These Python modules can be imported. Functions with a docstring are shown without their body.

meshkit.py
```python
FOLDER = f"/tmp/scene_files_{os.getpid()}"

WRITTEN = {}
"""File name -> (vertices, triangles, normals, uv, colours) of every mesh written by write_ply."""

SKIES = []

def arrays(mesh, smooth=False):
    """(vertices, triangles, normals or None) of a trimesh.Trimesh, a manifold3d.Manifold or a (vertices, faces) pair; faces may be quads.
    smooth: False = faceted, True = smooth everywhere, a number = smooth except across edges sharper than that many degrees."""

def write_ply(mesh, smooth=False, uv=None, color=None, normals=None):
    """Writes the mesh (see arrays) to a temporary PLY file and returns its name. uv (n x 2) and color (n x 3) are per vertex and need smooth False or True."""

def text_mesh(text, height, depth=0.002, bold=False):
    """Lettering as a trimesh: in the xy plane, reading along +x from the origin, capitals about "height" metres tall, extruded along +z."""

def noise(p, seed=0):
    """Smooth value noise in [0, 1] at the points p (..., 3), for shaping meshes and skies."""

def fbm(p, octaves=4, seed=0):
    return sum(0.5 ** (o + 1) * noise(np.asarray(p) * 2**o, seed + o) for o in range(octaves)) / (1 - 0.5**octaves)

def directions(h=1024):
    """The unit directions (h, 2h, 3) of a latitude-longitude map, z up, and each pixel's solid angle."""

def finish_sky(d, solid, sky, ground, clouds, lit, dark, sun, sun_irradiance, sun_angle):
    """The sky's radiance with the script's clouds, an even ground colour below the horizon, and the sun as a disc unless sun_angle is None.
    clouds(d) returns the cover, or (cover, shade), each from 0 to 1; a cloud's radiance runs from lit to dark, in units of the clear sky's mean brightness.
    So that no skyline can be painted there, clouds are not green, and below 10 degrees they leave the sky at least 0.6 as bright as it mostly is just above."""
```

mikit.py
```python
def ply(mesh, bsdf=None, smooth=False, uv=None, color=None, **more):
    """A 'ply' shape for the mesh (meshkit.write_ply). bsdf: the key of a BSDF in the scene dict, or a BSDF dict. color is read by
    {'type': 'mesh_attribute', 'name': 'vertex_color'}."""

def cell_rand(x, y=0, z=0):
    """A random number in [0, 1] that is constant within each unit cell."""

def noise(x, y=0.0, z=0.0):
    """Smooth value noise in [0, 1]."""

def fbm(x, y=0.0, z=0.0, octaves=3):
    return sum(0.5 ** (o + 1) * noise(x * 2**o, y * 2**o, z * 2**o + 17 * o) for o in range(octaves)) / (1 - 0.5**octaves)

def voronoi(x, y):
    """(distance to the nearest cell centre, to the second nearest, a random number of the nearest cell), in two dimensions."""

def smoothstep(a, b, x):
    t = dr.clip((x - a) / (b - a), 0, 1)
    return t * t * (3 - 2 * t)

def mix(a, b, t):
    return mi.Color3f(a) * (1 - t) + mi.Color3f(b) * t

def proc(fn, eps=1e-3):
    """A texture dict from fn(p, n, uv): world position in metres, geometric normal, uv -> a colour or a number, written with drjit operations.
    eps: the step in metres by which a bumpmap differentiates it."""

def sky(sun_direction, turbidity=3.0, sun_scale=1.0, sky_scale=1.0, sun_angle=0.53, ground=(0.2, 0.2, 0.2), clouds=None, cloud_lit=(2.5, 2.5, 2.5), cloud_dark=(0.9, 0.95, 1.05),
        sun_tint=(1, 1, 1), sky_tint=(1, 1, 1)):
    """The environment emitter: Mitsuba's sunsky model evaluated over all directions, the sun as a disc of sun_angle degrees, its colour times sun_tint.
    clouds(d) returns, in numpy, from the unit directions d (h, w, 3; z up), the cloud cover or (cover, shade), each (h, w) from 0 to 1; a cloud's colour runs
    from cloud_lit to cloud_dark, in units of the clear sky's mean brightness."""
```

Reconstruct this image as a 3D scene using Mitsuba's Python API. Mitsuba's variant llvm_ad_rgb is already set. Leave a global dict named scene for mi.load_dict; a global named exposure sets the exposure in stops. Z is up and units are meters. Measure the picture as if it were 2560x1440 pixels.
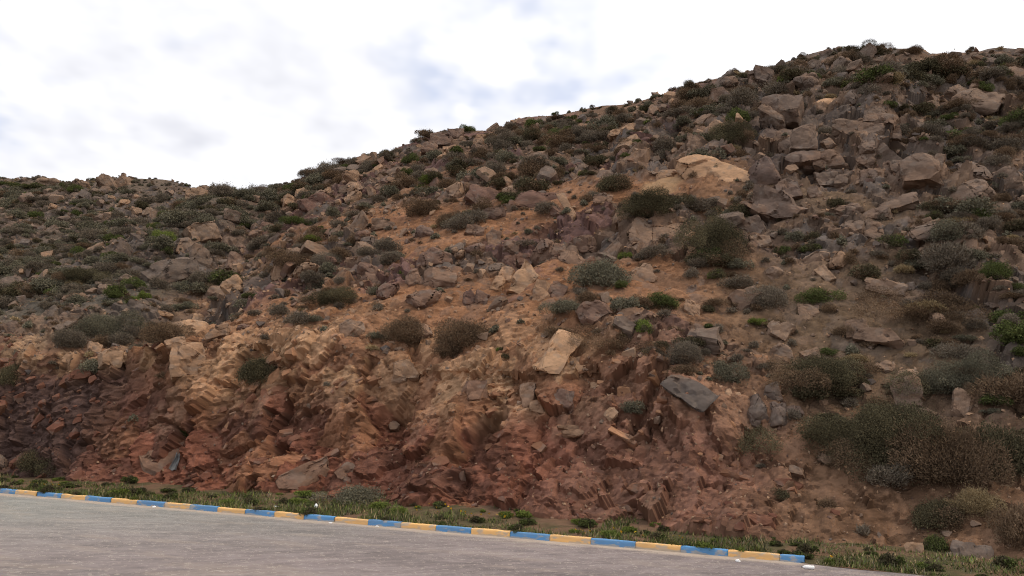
import math, random
import numpy as np, trimesh, mitsuba as mi, drjit as dr
import mikit, meshkit
from scipy.spatial import cKDTree, HalfspaceIntersection, ConvexHull
from scipy.interpolate import PchipInterpolator
T = mi.ScalarTransform4f
scene, labels = {}, {}

# ---------------------------------------------------------------- camera, sky, exposure
# x runs along the kerb, y into the hill, z up; the kerb's face is the plane y = 0
CAM = np.array([25.7808, -19.6598, 1.65])
YAW, PITCH, ROLL = -0.43350681, 0.19762196, 0.05051298
FWD = np.array([math.sin(YAW) * math.cos(PITCH), math.cos(YAW) * math.cos(PITCH), math.sin(PITCH)])
RGT = np.cross(FWD, [0, 0, 1.0]); RGT /= np.linalg.norm(RGT)
UPV = np.cross(RGT, FWD)
UPV = UPV * math.cos(ROLL) - RGT * math.sin(ROLL)
scene['camera'] = {'type': 'perspective', 'fov': 60.0, 'fov_axis': 'x', 'near_clip': 0.1, 'far_clip': 6000.0,
                   'to_world': T().look_at(origin=CAM.tolist(), target=(CAM + FWD).tolist(), up=UPV.tolist())}
SUN_AZ, SUN_EL = math.radians(84), math.radians(52)          # azimuth clockwise from +y: veiled, beyond the right edge of the view
SUN = [math.sin(SUN_AZ) * math.cos(SUN_EL), math.cos(SUN_AZ) * math.cos(SUN_EL), math.sin(SUN_EL)]


def clouds(d):
    z = np.maximum(d[..., 2], 0.02)
    q = np.stack([d[..., 0] / (z + 0.25), d[..., 1] / (z + 0.25), 0 * z], -1)
    big = meshkit.fbm(q * 3.1 + 3.1, 5, seed=11)
    fine = meshkit.fbm(q * 8.0 + 1.7, 4, seed=23)
    s = np.asarray(SUN)
    fine = 0.72 * fine + 0.28 * meshkit.fbm(q * 24.0 + 0.9, 3, seed=37)
    near = np.clip((d @ s + 0.15) / 0.55, 0, 1)                 # clouds round the veiled sun are thicker lit
    cover = 1 - 0.48 * np.clip((big - 0.52) / 0.14, 0, 1) * np.clip((fine - 0.42) / 0.2, 0, 1) * (1 - near) ** 0.5
    shade = np.clip(0.50 + 2.3 * (fine - 0.5) + 1.1 * (big - 0.5), 0, 1) * (1.0 - near) ** 0.8
    return cover, np.clip(shade, 0, 1)


scene['sky'] = mikit.sky(SUN, turbidity=4, sun_scale=0.30, sun_angle=20, sun_tint=(1.08, 1.0, 0.86), clouds=clouds, cloud_lit=(2.2, 2.2, 2.24), cloud_dark=(1.55, 1.57, 1.70), sky_tint=(1.35, 1.5, 1.75))
exposure = 1.62

# ---------------------------------------------------------------- materials (colours are albedos)
def rgb3(a):
    return mi.Color3f(*[float(v) for v in a])


def rock_colour(p, n, uv):
    """uv.x: grey to tan, uv.y: towards maroon, or 2: the red rock of the bank; worn pale crusts and fine grain on top."""
    c = mikit.mix((0.116, 0.097, 0.087), (0.42, 0.265, 0.165), uv.x)
    c = c * (1 - dr.minimum(uv.y, 1)) + mi.Color3f(0.135, 0.078, 0.064) * dr.minimum(uv.y, 1)
    c = dr.select(uv.y > 1.5, mikit.mix((0.150, 0.070, 0.050), (0.330, 0.180, 0.105), uv.x), c)
    f = mikit.fbm(p.x * 1.7, p.y * 1.7, p.z * 2.2, 3)
    g = mikit.noise(p.x * 11, p.y * 11, p.z * 17)
    stain = mikit.smoothstep(0.50, 0.68, mikit.fbm(p.x * 0.9 + 31, p.y * 0.9, p.z * 1.1, 3))
    c = c * (1 - 0.34 * stain) + mi.Color3f(0.20, 0.118, 0.075) * (0.34 * stain)
    crust = mikit.smoothstep(0.56, 0.72, mikit.fbm(p.x * 4 + 9, p.y * 4, p.z * 4, 2))
    c = c * (0.55 + 0.6 * f + 0.32 * g)
    return c * (1 - 0.35 * crust) + mi.Color3f(0.20, 0.17, 0.148) * (0.35 * crust)


def scrub_colour(p, n, uv):
    """uv.y: the kind of plant, uv.x: the tone of each twig or leaf."""
    k = uv.y * 8
    c = mi.Color3f(0.190, 0.158, 0.122)                          # 0 grey dry twigs
    for i, a in enumerate([(0.185, 0.128, 0.084), (0.105, 0.092, 0.056), (0.150, 0.185, 0.048), (0.34, 0.26, 0.15), (0.178, 0.165, 0.118), (0.70, 0.42, 0.03), (0.105, 0.125, 0.045)]):
        c = dr.select(k > i + 0.5, rgb3(a), c)
    w = mikit.fbm(p.x * 0.45 + 5, p.y * 0.45, p.z * 0.45, 2)
    return c * (0.45 + 0.85 * uv.x) * (0.7 + 0.6 * w)


def road_colour(p, n, uv):
    grain = mikit.noise(p.x * 26, p.y * 26, 0) * 0.5 + mikit.noise(p.x * 9, p.y * 9, 4) * 0.5
    mott = mikit.fbm(p.x * 3.1 - 1.2 * p.y, p.y * 1.1, 3, 3) * 0.6 + mikit.noise(p.x * 8 - 3 * p.y, p.y * 3, 5) * 0.4
    broad = mikit.fbm(p.x * 0.22, p.y * 0.5, 0, 3)
    streak = mikit.fbm(p.x * 0.35 + 7, p.y * 3.2, 0, 3)
    pink_cast = mikit.smoothstep(4.0, 21.0, p.x - 0.25 * p.y + 5 * (broad - 0.5))  # pinker with x: lens colour cast put into the asphalt colour
    c = mikit.mix((0.33, 0.33, 0.312), (0.288, 0.248, 0.246), pink_cast)
    c = 0.71 * c * (0.26 + 0.36 * grain + 0.34 * broad + 0.22 * streak + 0.70 * mott)
    dust = mikit.smoothstep(-1.1, -0.25, p.y + 0.7 * (mikit.fbm(p.x * 2.4, p.y * 3, 2, 3) - 0.5)) * mikit.smoothstep(24.4, 23.0, p.x)
    sand = mikit.smoothstep(0.56, 0.74, mikit.fbm(p.x * 0.9 + 3 - 0.4 * p.y, p.y * 1.6, 9, 4)) * 0.3
    c = mikit.mix((0, 0, 0), (0.42, 0.35, 0.29), mikit.smoothstep(0, 1, dust * 0.8 + sand)) + c * (1 - mikit.smoothstep(0, 1, dust * 0.8 + sand))
    pebble = mikit.smoothstep(0.80, 0.86, mikit.noise(p.x * 17 + 3, p.y * 17, 8))
    return c * (1 - 0.4 * pebble) + mi.Color3f(0.5, 0.44, 0.38) * 0.4 * pebble


def road_height(p, n, uv):
    return mikit.noise(p.x * 30, p.y * 30, 0) * 0.6 + mikit.noise(p.x * 9, p.y * 9, 0) * 0.8


def paint(a, worn):
    def fn(p, n, uv):
        w = mikit.smoothstep(0.56, 0.70, mikit.fbm(p.x * 6, p.y * 9, p.z * 12, 4) + 0.22 * mikit.smoothstep(0.06, 0.0, p.z)) * 0.85
        c = mikit.mix([1.08 * v for v in a], [0.55 * v + 0.07 for v in a], mikit.fbm(p.x * 1.1 + 4, 0, p.z * 8, 3))
        return c * (1 - w) + rgb3(worn) * w
    return fn


def mat(name, d):
    scene[name] = d
    return name


VC = {'type': 'mesh_attribute', 'name': 'vertex_color'}
mat('earth', {'type': 'twosided', 'bsdf': {'type': 'diffuse', 'reflectance': VC}})
mat('rock_face', {'type': 'twosided', 'bsdf': {'type': 'diffuse', 'reflectance': mikit.proc(rock_colour)}})
mat('plant_surface', {'type': 'twosided', 'bsdf': {'type': 'diffuse', 'reflectance': mikit.proc(scrub_colour)}})
mat('asphalt', {'type': 'bumpmap', 'arbitrary': {**mikit.proc(road_height, 0.01)}, 'scale': 0.012,
                'bsdf': {'type': 'diffuse', 'reflectance': mikit.proc(road_colour)}})
mat('blue_paint', {'type': 'principled', 'base_color': mikit.proc(paint((0.085, 0.26, 0.52), (0.34, 0.33, 0.31))), 'roughness': 0.7, 'specular': 0.3})
mat('yellow_paint', {'type': 'principled', 'base_color': mikit.proc(paint((0.78, 0.46, 0.17), (0.45, 0.38, 0.3))), 'roughness': 0.7, 'specular': 0.3})
mat('white_plastic', {'type': 'twosided', 'bsdf': {'type': 'principled', 'base_color': {'type': 'rgb', 'value': [0.8, 0.8, 0.8]}, 'roughness': 0.5}})
mat('grey_plastic', {'type': 'twosided', 'bsdf': {'type': 'principled', 'base_color': {'type': 'rgb', 'value': [0.15, 0.15, 0.15]}, 'roughness': 0.6}})

# ---------------------------------------------------------------- terrain
RIDGE = [(-130, 56, 37.5), (-100, 54, 36.0), (-85.45, 52.0, 35.09), (-80.67, 52.0, 34.65), (-75.46, 51.6, 33.93), (-72.61, 51.37, 33.91), (-68.02, 51.0, 32.81), (-64.08, 50.67, 32.19), (-58.2, 50.13, 32.08),
         (-56.01, 49.9, 31.9), (-52.98, 49.5, 31.2), (-47.93, 48.8, 30.33), (-42.38, 48.0, 28.82), (-40.44, 47.7, 28.69), (-35.89, 47.0, 27.18), (-33.29, 46.36, 27.1), (-29.55, 45.4, 27.09),
         (-26.57, 44.6, 27.21), (-24.52, 44.04, 26.99), (-20.95, 43.0, 27.65), (-18.36, 42.69, 27.47), (-15.88, 42.37, 27.67), (-12.6, 41.94, 27.64), (-11.15, 41.74, 28.13), (-10.35, 41.63, 28.61),
         (-8.52, 41.37, 28.87), (-7.29, 41.2, 28.56), (-5.11, 40.92, 28.19), (-3.25, 40.72, 28.34), (-2.9, 40.68, 28.69), (-0.72, 40.44, 28.73), (0.71, 40.28, 28.43), (3.12, 40.0, 28.5),
         (4.79, 39.8, 28.53), (6.75, 39.56, 28.34), (9.57, 39.2, 28.44), (11.09, 39.0, 28.77), (12.54, 38.9, 28.92), (14.25, 38.78, 28.99), (15.92, 38.66, 29.08), (17.55, 38.54, 29.2),
         (19.01, 38.43, 29.54), (20.7, 38.3, 29.77), (22.21, 38.18, 29.73), (23.19, 38.1, 29.5), (24.4, 38.0, 29.46), (24.99, 38.0, 29.11), (26.5, 38.0, 28.87), (27.62, 38.0, 28.26),
         (28.52, 38.0, 28.15), (30.07, 38.0, 28.14), (30.73, 38.0, 28.2), (32.42, 38.0, 27.85), (34.07, 38.0, 27.51), (45, 38, 26), (70, 38, 23)]
BROW = [(-130, 6.5, 4.4), (-60, 6.2, 4.8), (-30, 6.0, 5.0), (-11.62, 5.8, 5.19), (-6.26, 5.7, 5.23), (-3.9, 5.62, 5.29), (-0.62, 5.52, 5.53), (1.81, 5.45, 5.67), (4.09, 5.45, 5.57), (6.91, 5.45, 5.54),
        (8.59, 5.44, 5.31), (10.22, 5.44, 4.83), (11.77, 5.39, 4.63), (13.23, 5.33, 4.88), (14.59, 5.4, 4.57), (15.88, 5.48, 4.89), (17.14, 5.55, 4.89), (18.36, 5.63, 4.66), (19.54, 5.7, 4.32),
        (20.71, 5.63, 3.76), (21.81, 5.57, 3.33), (22.87, 5.5, 3.03), (24.36, 5.7, 2.77), (25.79, 5.9, 2.73), (27.18, 6.1, 2.68), (28.52, 6.3, 2.64), (40, 7, 2.4), (70, 8, 2)]
FOOT = [(-130, 3.3, 0.1), (-40, 3.3, 0.1), (-6.59, 3.2, 0.08), (-5.26, 3.2, 0.12), (-2.06, 3.16, 0.25), (0.9, 3.11, 0.31), (4.53, 3.05, 0.24), (7.78, 2.99, 0.43), (10.04, 2.94, 0.4), (12.15, 2.9, 0.33),
        (14.16, 2.77, 0.42), (16.03, 2.64, 0.35), (18.33, 2.47, 0.24), (20.42, 2.3, 0.21), (22.35, 2.03, 0.15), (23.67, 1.95, 0.06), (24.9, 2.1, 0.05), (26.08, 2.25, 0.04), (27.96, 2.5, 0.03), (40, 3, 0.03), (70, 3, 0.03)]


def curve(rows):
    a = np.array(rows, float)
    return PchipInterpolator(a[:, 0], a[:, 1]), PchipInterpolator(a[:, 0], a[:, 2])


(ridge_v, ridge_z), (brow_v, brow_z), (foot_v, foot_z) = curve(RIDGE), curve(BROW), curve(FOOT)
XS = [-112.0]
while XS[-1] < 46:
    XS.append(XS[-1] + 0.0021 * math.hypot(XS[-1] - CAM[0], 27.0 if XS[-1] > -20 else 45.0))
XS = np.array(XS)
# row parameter: -0.15..0 under the verge, 0..1 the cut bank, 1..2 the slope, 2..2.3 behind the crest
RS = [np.linspace(-0.15, 0, 8, endpoint=False), np.linspace(0, 1, 105, endpoint=False)]
s_, up_ = 1.0, []
while s_ < 2.0:
    up_.append(s_); s_ += 0.0021 * (27 + 40 * (s_ - 1)) / 42.0
RS += [np.array(up_), np.linspace(2.0, 2.35, 26)]
RS = np.concatenate(RS)
rng = np.random.default_rng(5)


def base_surface(u, r):
    fv, fz, bv, bz, rv, rz = foot_v(u), foot_z(u), brow_v(u), brow_z(u), ridge_v(u), ridge_z(u)
    a, b, c = np.clip(r, -1, 1), np.clip(r - 1, 0, 1), np.clip(r - 2, 0, 1)
    hump = 0.9 * (meshkit.noise(np.stack([u / 9.0, b * 3.0, 0 * u], -1), 3) - 0.45) * np.sin(np.pi * b)
    v = fv + (bv - fv) * a + (rv - bv) * b + 30 * c
    z = fz + (bz - fz) * np.sign(a) * np.abs(a) ** 1.15 + (rz - bz) * b + 2.0 * hump - 9 * c - 12 * c * c
    return np.stack([u, v, z], -1)


def facets(P, size, seed, tilt, squash=(1, 1, 1), jump=0.5, lam=0.45, k=4):
    """Packed blocks of rock: the upper envelope of tilted caps, one per cell, so that blocks meet in creases. Returns the height and the cell's numbers."""
    q = (P * np.asarray(squash) / size)
    lo = np.floor(q.min(0)) - 1
    key = np.unique(np.floor(q).astype(np.int64) - lo.astype(np.int64), axis=0)
    near = np.unique((key[:, None] + np.array(list(np.ndindex(3, 3, 3)))[None] - 1).reshape(-1, 3), axis=0)
    hsh = (near[:, 0] * 73856093 ^ near[:, 1] * 19349663 ^ near[:, 2] * 83492791) & 0xFFFFF
    t = np.random.default_rng(seed).random((4096, 6))[(hsh * 2654435761 >> 5) % 4096]
    cent = near + lo + 0.1 + 0.8 * t[:, :3]
    d, i = cKDTree(cent).query(q, k=k, workers=-1)
    d, i = d.reshape(len(q), -1), i.reshape(len(q), -1)
    g = (t[:, [4, 5, 2]] - 0.5) * 2 * tilt
    best, win = None, i[:, 0]
    for j in range(i.shape[1]):
        h = jump * (t[i[:, j], 3] - 0.5) + ((q - cent[i[:, j]]) * g[i[:, j]]).sum(1) - lam * d[:, j] ** 2
        if best is None:
            best = h
        else:
            up = h > best
            best, win = np.where(up, h, best), np.where(up, i[:, j], win)
    return (best - best.mean()) * size, t[win]


U2, R2 = np.meshgrid(XS, RS)
BASE = base_surface(U2, R2)
NR, NC = U2.shape
gu, gr = np.gradient(BASE, axis=1), np.gradient(BASE, axis=0)
NRM = np.cross(gu, gr); NRM /= np.linalg.norm(NRM, axis=-1, keepdims=True) + 1e-12
P0, R1 = BASE.reshape(-1, 3), R2.ravel()


def sstep(a, b, x):
    t = np.clip((x - a) / (b - a), 0, 1)
    return t * t * (3 - 2 * t)


def blob(x, y, cx, cy, rx, ry, ang=0.0, soft=0.35, seed=1):
    """1 inside an uneven patch of ground round (cx, cy), 0 outside."""
    c, s = math.cos(ang), math.sin(ang)
    a, b = ((x - cx) * c + (y - cy) * s) / rx, (-(x - cx) * s + (y - cy) * c) / ry
    w = meshkit.fbm(np.stack([x * 0.9, y * 0.9, 0 * x], -1), 3, seed) - 0.5
    return sstep(1 + soft, 1 - soft, np.sqrt(a * a + b * b) + 1.1 * w)


bankw = sstep(-0.14, -0.02, R1) * sstep(1.12, 0.95, R1)
slopew = sstep(0.95, 1.1, R1) * sstep(2.35, 2.05, R1)
dry = sstep(22.0, 27.0, P0[:, 0] + 0.3 * P0[:, 1] - 5.0)        # to the right the bank gives way to earth under bushes
bank_rock = bankw * (1 - 0.6 * sstep(21, 25, P0[:, 0]))
N1 = lambda s, k=1.0, o=4, sd=0: meshkit.fbm(P0 * np.asarray(s), o, sd) - 0.5
ribs = N1((0.42, 0.12, 0.10), o=3, sd=31)
f0, t0 = facets(P0, 2.6, 1, 0.55, (1, 1, 0.75))
f1, t1 = facets(P0, 1.05, 2, 0.75, (1, 1, 0.75), lam=0.36)
f2, t2 = facets(P0, 0.42, 3, 0.8, (1, 1, 0.9), lam=0.36)
f3, t3 = facets(P0, 0.17, 4, 0.7, k=2)
crag = sstep(9.0, 15.0, P0[:, 0] + 0.2 * (P0[:, 1] - 25)) * sstep(1.30, 1.45, R1) * sstep(1.97, 1.82, R1)
outcrop = sstep(0.47, 0.58, meshkit.fbm(P0 * (0.16, 0.16, 0.16), 4, 41) + 0.24 * crag + 0.05 * sstep(16, 22, P0[:, 0] + 0.2 * P0[:, 1] - 4))
PATCHES = []          # filled below: bare sandy faces
disp = bank_rock * (0.5 * ribs + 0.46 * f0 + 0.66 * f1 + 0.52 * f2 + 0.50 * f3)
bed = (P0[:, 2] * 0.80 - P0[:, 0] * 0.52 + 0.5 * P0[:, 1]) / 0.42 + 1.6 * N1((0.5, 0.5, 0.5), sd=42) + 1.3 * t1[:, 3] + 2.0 * t0[:, 5]
joint = (P0[:, 0] * 0.86 + P0[:, 2] * 0.35) / 0.62 + 1.8 * N1((0.6, 0.6, 0.6), sd=43) + 2.1 * t1[:, 5]
ledge = 1 - (bed - np.floor(bed)) ** 0.8
step_ = (joint - np.floor(joint))
bedded = 0.25 + 0.75 * sstep(0.42, 0.6, meshkit.fbm(P0 * 0.55, 3, 44))
disp += bank_rock * bedded * (1 - 0.75 * sstep(13, 17, P0[:, 0])) * (0.13 * ledge + 0.10 * step_ - 0.11)
disp += bankw * (0.22 * N1((1.6, 1.6, 1.0), sd=32) + 0.08 * N1((6, 6, 6), o=3, sd=33))
for (hx, hz, sx, sz_, dep) in [(13.95, 2.35, 0.75, 1.0, 0.95), (18.75, 3.6, 0.28, 0.9, 0.7), (13.9, 0.9, 0.5, 0.35, 0.4), (6.6, 1.9, 0.6, 0.3, 0.5), (10.2, 2.9, 0.5, 0.8, 0.45), (16.6, 1.6, 0.3, 0.6, 0.35)]:
    e = np.sqrt(((P0[:, 0] - hx - 0.25 * (P0[:, 2] - hz)) / sx) ** 2 + ((P0[:, 2] - hz) / sz_) ** 2) + 0.9 * N1((1.3, 1.3, 1.3), sd=39)
    disp -= bankw * dep * sstep(1.1, 0.6, e)                   # hollows and clefts in the bank
disp += slopew * (1.5 * N1((0.14, 0.14, 0.14), o=4, sd=35) + 0.30 * N1((1.1, 1.1, 1.1), o=3, sd=36) + 0.22 * f2 + 0.30 * f3)
disp += slopew * outcrop * ((0.35 + 0.25 * crag) * f0 + (0.8 + 0.35 * crag) * f1 + 0.55 * f2)
gully = np.abs(P0[:, 0] + 2.0 + 0.65 * (P0[:, 1] - 6.0) + 1.5 * N1((0.2, 0.2, 0.2), sd=38))
disp -= slopew * 1.3 * np.exp(-(gully / 3.2) ** 2) * sstep(2.05, 1.8, R1)
disp *= 1 - 0.8 * sstep(1.8, 1.98, R1)
P1 = P0 + NRM.reshape(-1, 3) * disp[:, None]
GRID = P1.reshape(NR, NC, 3)
gu, gr = np.gradient(GRID, axis=1), np.gradient(GRID, axis=0)
GN = np.cross(gu, gr); GN /= np.linalg.norm(GN, axis=-1, keepdims=True) + 1e-12

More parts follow.
